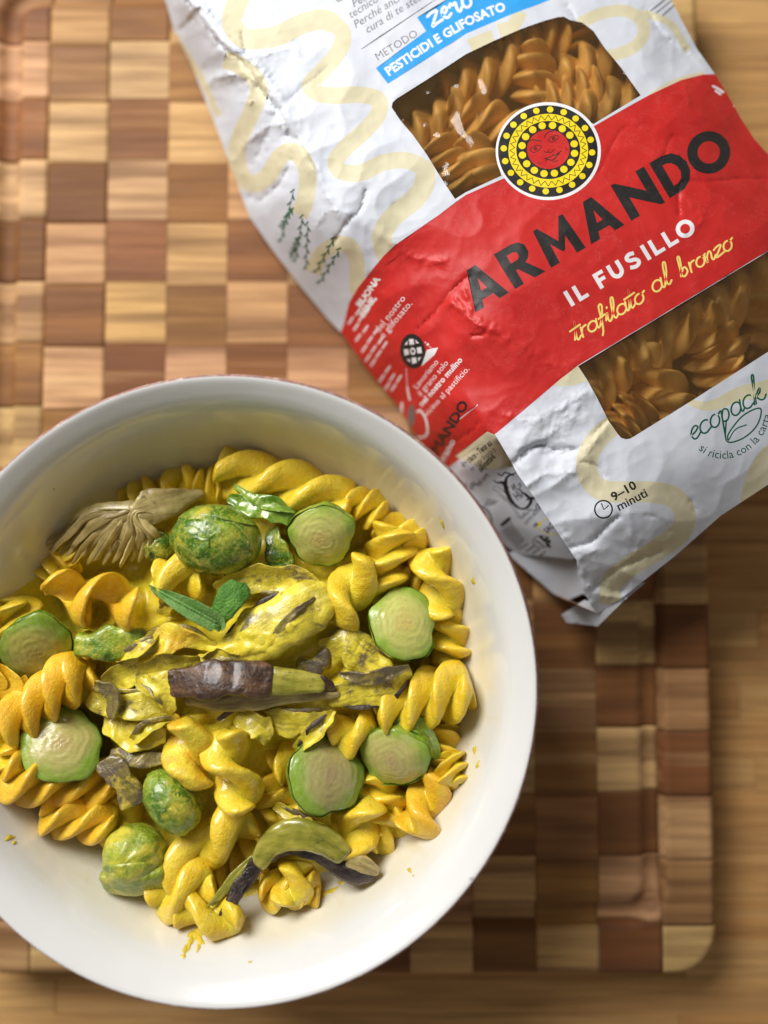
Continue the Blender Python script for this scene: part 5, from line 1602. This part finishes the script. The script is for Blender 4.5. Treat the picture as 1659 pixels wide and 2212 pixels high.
LEAVES = [  # sauce-coated leaves: points, half widths, thickness, material, roll, curl, label
    ([(470, 1425, 4.9), (540, 1385, 5.4), (620, 1335, 5.5), (715, 1285, 5.2)], [.45, .9, .95, .55], .75, 'leaf_sauced', 10, -.15, "long smooth leaf thick with yellow sauce right of the sage"),
    ([(470, 1275, 4.9), (540, 1250, 5.25), (620, 1252, 5.3), (690, 1272, 5.0)], [.3, .5, .55, .25], .28, 'leaf_sauced', -10, .1, "purple-edged leaf under the whole sprout, crusted with sauce"),
    ([(295, 1425, 5.2), (345, 1385, 5.55), (400, 1378, 5.6), (470, 1400, 5.3)], [.2, .5, .42, .2], .22, 'pasta_sauced', [30, 20, -10, -20], .12, "folded orange-yellow leaf below the sage leaves"),
    ([(235, 1480, 4.8), (300, 1440, 5.2), (370, 1440, 5.3), (440, 1420, 5.1)], [.3, .65, .5, .2], .45, 'leaf_sauced', -15, .1, "greyish sauced leaf left of the dark glossy strip, upper one"),
    ([(195, 1500, 4.8), (260, 1525, 5.1), (330, 1520, 5.15), (390, 1530, 4.9)], [.4, .55, .5, .25], .5, 'leaf_sauced', 5, 0, "broad sauced leaf left of the dark glossy strip, lower one"),
    ([(225, 1565, 4.6), (290, 1590, 4.95), (360, 1590, 4.9)], [.35, .48, .35], .5, 'sauce', 10, 0, "smooth sauce-covered leaf end above the grey slice"),
    ([(235, 1625, 4.6), (300, 1640, 4.9), (370, 1645, 4.8)], [.18, .3, .22], .25, 'strip_grey', 10, .05, "thin grey-brown leaf strip above the tilted sprout"),
    ([(232, 1640, 5.0), (265, 1690, 5.1), (295, 1742, 4.8)], [.5, .48, .42], .28, 'strip_grey', 0, .05, "grey rectangular slice dabbed with sauce at lower left"),
    ([(690, 1420, 4.6), (745, 1395, 5.0), (790, 1420, 5.0), (850, 1445, 4.9)], [.35, .7, .7, .3], .6, 'leaf_sauced', 10, -.1, "crumpled sauced leaf left of the large ringed sprout half"),
    ([(700, 1510, 5.0), (770, 1495, 5.25), (840, 1480, 5.1), (890, 1440, 4.8)], [.3, .62, .6, .2], .5, 'leaf_sauced', -10, -.05, "pointed sauced leaf right of the dark glossy strip"),
    ([(560, 1550, 4.8), (630, 1560, 5.1), (725, 1545, 5.0)], [.35, .45, .25], .45, 'leaf_sauced', -10, 0, "ragged sauced shred below the right end of the glossy strip"),
    ([(510, 1545, 5.0), (560, 1570, 5.2), (580, 1600, 5.0)], [.35, .42, .15], .4, 'leaf_sauced', 15, 0, "small sauced shred below the middle of the glossy strip"),
    ([(495, 1075, 4.3), (550, 1090, 4.6), (600, 1105, 4.7), (645, 1125, 4.4)], [.22, .42, .4, .2], .18, 'sprout_leaf', [-15, 15, 5, -10], .12, "bright green leaf strip between whole sprout and top sprout half"),
    ([(505, 1052, 4.3), (560, 1080, 4.7), (640, 1112, 4.6)], [.1, .18, .1], .12, 'sprout_leaf', 20, .06, "narrow green leaf ridge above the bright green leaf strip"),
    ([(585, 1140, 4.2), (600, 1190, 4.5), (625, 1230, 4.5)], [.3, .45, .35], .3, 'sprout', -10, .1, "green sprout leaf under the top sprout half"),
    ([(170, 1388, 5.0), (240, 1390, 5.2), (318, 1378, 5.0)], [.42, .5, .38], .85, 'sprout', 0, 0, "green sauce-coated stalk right of the shaded sprout half"),
    ([(590, 1740, 4.3), (660, 1780, 4.4), (700, 1790, 4.2)], [.18, .25, .1], .2, 'leaf_sauced', 10, 0, "small yellow shred above the arched leaf"),
    ([(330, 1255, 5.0), (365, 1290, 5.1), (350, 1330, 4.9)], [.2, .28, .2], .3, 'leaf_sauced', 0, 0, "brownish sauced scrap between the open-coiled fusillo and sage"),
    ([(640, 1430, 4.7), (680, 1440, 4.9), (705, 1400, 4.8)], [.2, .35, .2], .35, 'strip_grey', 0, 0, "dark scrap right of the long smooth sauced leaf"),
    ([(300, 1462, 5.35), (345, 1492, 5.6), (368, 1540, 5.35)], [.22, .40, .18], .2, 'leaf_sauced', 25, .1, "short ragged petal tucked under the left end of the glossy strip"),
    ([(205, 1478, 5.3), (240, 1500, 5.45), (236, 1548, 5.2)], [.2, .34, .2], .2, 'strip_grey', -20, .08, "grey-purple scrap at the left edge of the sauced leaves"),
    ([(680, 1290, 5.75), (620, 1345, 5.95), (545, 1402, 5.75)], [.05, .13, .06], .1, 'strip_grey', 10, .03, "thin purple strand lying along the long smooth sauced leaf"),
    ([(280, 1600, 5.1), (330, 1570, 5.4), (392, 1552, 5.2)], [.15, .36, .12], .16, 'leaf_sauced', 30, .12, "thin curled petal just above the smooth sauce-covered leaf end"),
    ([(735, 1452, 5.35), (800, 1462, 5.6), (878, 1440, 5.3)], [.10, .30, .08], .12, 'strip_grey', -25, .1, "thin dark petal over the pointed sauced leaf"),
    ([(640, 1620, 4.9), (680, 1585, 5.25), (726, 1535, 5.1)], [.12, .30, .14], .16, 'leaf_sauced', 20, .1, "thin sauced petal left of the small curled fusillo"),
    ([(430, 1425, 5.3), (480, 1412, 5.6), (560, 1425, 5.4)], [.10, .26, .10], .14, 'leaf_sauced', -25, .1, "narrow yellow petal along the top edge of the glossy strip"),
    ([(250, 1420, 5.3), (310, 1402, 5.6), (352, 1360, 5.4)], [.14, .34, .10], .14, 'leaf_sauced', 35, .12, "narrow upright petal left of the folded orange-yellow leaf"),
]
for i, (pt, hw, th, mt, ro, cu, lab) in enumerate(LEAVES):
    ew = 0.0
    if mt in ('leaf_sauced', 'sauce') and i != 0:
        th, cu, ew = th * .5, cu + .09, .05
    lf = ribbon(pt, hw, th, mt, "vegetable_leaf", None, ro, cu, .10, edge_wave=ew, seed=i * 3.3 + 1, tags=(lab, "vegetable", "sauced leaves and scraps in the pasta"), sq=.65)
    if mt in ('leaf_sauced', 'pasta_sauced') and len(pt) > 2:
        # the thin dark margin of the leaf along one side
        pp = spline(np.array(pt, float), 24)[2:-2]
        tn = np.gradient(pp[:, :2], axis=0)
        sd_ = np.c_[-tn[:, 1], tn[:, 0]] / np.hypot(*tn.T)[:, None] * (1 if i % 2 else -1)
        hh = np.interp(np.linspace(0, 1, len(pp)), np.linspace(0, 1, len(hw)), hw) * .93
        rr_ = np.radians(ro if not hasattr(ro, '__len__') else ro[1])
        eg = np.c_[pp[:, :2] + sd_ * (hh * math.cos(rr_) * 63)[:, None], pp[:, 2] + hh * math.sin(rr_) * (1 if i % 2 else -1) * .8 + .03]
        ribbon(eg[::3].tolist(), [.03, .10, .07, .11, .03], .13, ('skin_purple', 'strip_grey', 'strip_grey')[i % 3], "leaf_edge", lf, amp=.05, seed=i * 2.0, ns=40, nc=10)

# sage sprig
sg = empty("sage_sprig", P(440, 1310, 5.8), "sprig of two fresh green sage leaves in the middle of the pasta", "sage")


def leaf(pts, hw, parent, mat, roll, cup, seed, tip=1.0):
    ns, nw = 30, 15
    W = spline(np.array([P(*q) for q in pts]), ns)
    t = np.linspace(0, 1, ns)
    T = np.gradient(W, axis=0)
    T /= np.linalg.norm(T, axis=1)[:, None]
    S = np.cross(T, [0, 0, 1.0])
    S /= np.linalg.norm(S, axis=1)[:, None]
    N = np.cross(S, T)
    ro = np.radians(np.interp(t, np.linspace(0, 1, len(roll)), roll))
    hw = np.interp(t, np.linspace(0, 1, len(hw)), hw)
    x = np.linspace(-1, 1, nw)
    V = []
    for side in (1, -1):
        for i in range(ns):
            S2 = S[i] * math.cos(ro[i]) + N[i] * math.sin(ro[i])
            N2 = -S[i] * math.sin(ro[i]) + N[i] * math.cos(ro[i])
            hh = cup * (np.abs(x) ** 1.3) - .05 * np.exp(-(x * 5) ** 2) + .02 * np.sin(x * 20 + t[i] * 30) * (1 - np.abs(x)) + side * .025
            V.append(W[i] + (x * hw[i])[:, None] * S2 + hh[:, None] * N2)
    V = np.array(V).reshape(-1, 3)
    f = grid_faces(ns, nw)
    m_ = ns * nw
    f = [q[::-1] for q in f] + [tuple(m_ + i for i in q) for q in f]
    I = np.arange(m_).reshape(ns, nw)
    rg = list(I[:, 0]) + list(I[-1, 1:]) + list(I[-2::-1, -1]) + list(I[0, -2:0:-1])
    f += [(int(rg[i]), int(rg[(i + 1) % len(rg)]), int(m_ + rg[(i + 1) % len(rg)]), int(m_ + rg[i])) for i in range(len(rg))]
    o = mk("leaf", V, f, M[mat], parent)
    mid = W + N * .0
    return o


leaf([(330, 1270, 5.5), (370, 1292, 5.75), (420, 1318, 5.95), (470, 1345, 5.9), (478, 1360, 5.8)], [.04, .22, .34, .34, .05], sg, 'sage_pale', [0, 5, 0, -10, -10], .12, 1)
leaf([(472, 1358, 5.8), (476, 1325, 6.0), (496, 1290, 6.1), (522, 1268, 5.9), (530, 1258, 5.75)], [.08, .42, .50, .42, .06], sg, 'sage', [25, 18, 10, 0, 0], -.10, 2)
ribbon([(322, 1264, 5.52), (372, 1292, 5.80), (420, 1318, 5.99), (470, 1346, 5.94)], [.04, .05, .05, .03], .06, 'sage_pale', "midrib", sg, amp=.005, ns=24, nc=8)


# ------------------------------------------------------------------ sauce in and between the food
HEAP = [(-70, 1390), (-55, 1670), (60, 1722), (205, 1775), (250, 1900), (350, 1925), (480, 1960), (620, 1920), (760, 1870), (900, 1780), (985, 1640), (1005, 1450), (970, 1250), (890, 1130), (760, 1040), (620, 985), (500, 980),
        (380, 1030), (180, 1130), (90, 1230), (-10, 1300)]
V, F, mi = sheet(densify(HEAP, 10), 6.0)
dd = seg_dist(V, HEAP)
sm = np.clip(dd / 300, 0, 1)
z = .9 + 1.0 * np.clip(dd / 45, 0, 1) + 2.1 * sm * sm * (3 - 2 * sm)
p = V / 100
cen_ = np.exp(-(((V[:, 0] - 520) / 230) ** 2 + ((V[:, 1] - 1420) / 180) ** 2))
z += .55 * cen_ + np.clip(dd / 40, 0, 1) * (.35 * noise(np.c_[p * 1.4, np.full(len(p), .5)]) + .16 * noise(np.c_[p * 3.6, np.full(len(p), 2.5)]) + .05 * noise(np.c_[p * 9, np.full(len(p), 4.5)]))
# the sauce hangs between the pieces: drape it over what lies there, softened
src = [o for o in SC.objects if o.type == 'MESH' and o.name.split('.')[0] in ("fusillo", "vegetable_leaf")]
vv_, ff_ = [], []
for o in src:
    q = np.empty(len(o.data.vertices) * 3)
    o.data.vertices.foreach_get("co", q)
    b0 = len(vv_)
    vv_ += (q.reshape(-1, 3) / CM + np.array(o["_o"])).tolist()
    ff_ += [tuple(b0 + i for i in p_.vertices) for p_ in o.data.polygons]
bv = BVHTree.FromPolygons(vv_, ff_)
hz = np.array([(lambda h_: h_[0][2] if h_[0] is not None else np.nan)(hit(bv, *q)) for q in V])
hz = np.where(np.isnan(hz), z, np.maximum(hz, z))
E_ = np.vstack([F[:, [0, 1]], F[:, [1, 2]], F[:, [2, 0]]])
deg = np.bincount(E_.ravel(), minlength=len(V))
for _ in range(14):
    acc = np.bincount(E_[:, 0], hz[E_[:, 1]], len(V)) + np.bincount(E_[:, 1], hz[E_[:, 0]], len(V))
    hz = .4 * hz + .6 * acc / np.maximum(deg, 1)
core_ = np.exp(-(((V[:, 0] - 500) / 300) ** 2 + ((V[:, 1] - 1430) / 230) ** 2) ** 1.5)
lump = .16 * noise(np.c_[p * 3.2, np.full(len(p), 6.5)]) + .035 * noise(np.c_[p * 7.5, np.full(len(p), 1.5)])
zb = np.array([floor_z(*q) for q in V])
z = np.maximum(z - .25, zb + .25 * np.clip(dd / 30, 0, 1) - .06)
z = np.maximum(z, (hz - .92 + .98 * core_ + lump) * np.clip(dd / 50, 0, 1))
mk("sauce", P(V[:, 0], V[:, 1], z), F.tolist(), M['sauce'], tags=("creamy yellow-green sauce filling the gaps between the pasta", "sauce", None, "stuff"))


# ------------------------------------------------------------------ sauce smears on the bowl wall
sv, sf = [], []


def smear(u, v, ru, rv, ang=0.0):
    a = math.radians(ang)
    e, n_ = np.array([math.cos(a), -math.sin(a)]), np.array([math.sin(a), math.cos(a)])
    h0 = hit(bowl_bvh, u, v)
    if h0[0] is None:
        return
    b0 = len(sv)
    nn = 14
    cpt, nr = np.array(h0[0]), np.array(h0[1])
    if nr @ (CAM - cpt) < 0:
        nr = -nr
    sv.append(cpt + nr * .04)
    sd = rng.uniform(0, 9)
    for k_, (sc, hh) in enumerate(((.55, .035), (1.0, .004))):
        for j in range(nn):
            t_ = 2 * math.pi * j / nn
            w_ = sc * (1 + .35 * math.sin(t_ * 3 + sd) * .6 + .2 * math.sin(t_ * 5 + sd * 2))
            q = np.array([u, v]) + e * ru * w_ * math.cos(t_) + n_ * rv * w_ * math.sin(t_)
            hq = hit(bowl_bvh, *q)
            pq = np.array(hq[0]) if hq[0] is not None else cpt
            sv.append(pq + nr * hh)
    for j in range(nn):
        sf.append((b0, b0 + 1 + (j + 1) % nn, b0 + 1 + j))
        sf.append((b0 + 1 + j, b0 + 1 + (j + 1) % nn, b0 + 1 + nn + (j + 1) % nn, b0 + 1 + nn + j))


for x, y_, a, b, an in ((430, 2010, 16, 9, 60), (412, 2030, 20, 6, 75), (400, 2052, 14, 5, 70), (396, 2066, 6, 5, 0), (432, 2030, 14, 7, 110), (428, 2048, 10, 4, 80), (445, 2010, 10, 8, 0), (505, 2005, 12, 8, 0), (495, 2018, 8, 5, 30),
                        (470, 2030, 14, 3, 35), (500, 2022, 16, 2.5, 35), (540, 2078, 5, 2, 0), (1022, 1255, 4, 8, 10), (955, 1130, 2.5, 14, 25), (1025, 1620, 4, 8, -10),
                        (1032, 1652, 3, 9, -20), (885, 1880, 4, 6, 30), (893, 1892, 2, 2, 0), (20, 1810, 11, 6, 20), (30, 1820, 5, 4, 0), (700, 1930, 30, 7, 20), (740, 1905, 12, 5, 20),
                        (425, 2018, 22, 9, 15), (410, 2040, 16, 4, 75)):
    smear(x, y_, a, b, an)
mk("sauce_smear", np.array(sv), sf, M['smear'], tags=("thin yellow sauce smears and drips on the inside of the bowl", "sauce", None, "stuff"))

for o in SC.objects:
    if "_o" in o:
        del o["_o"]
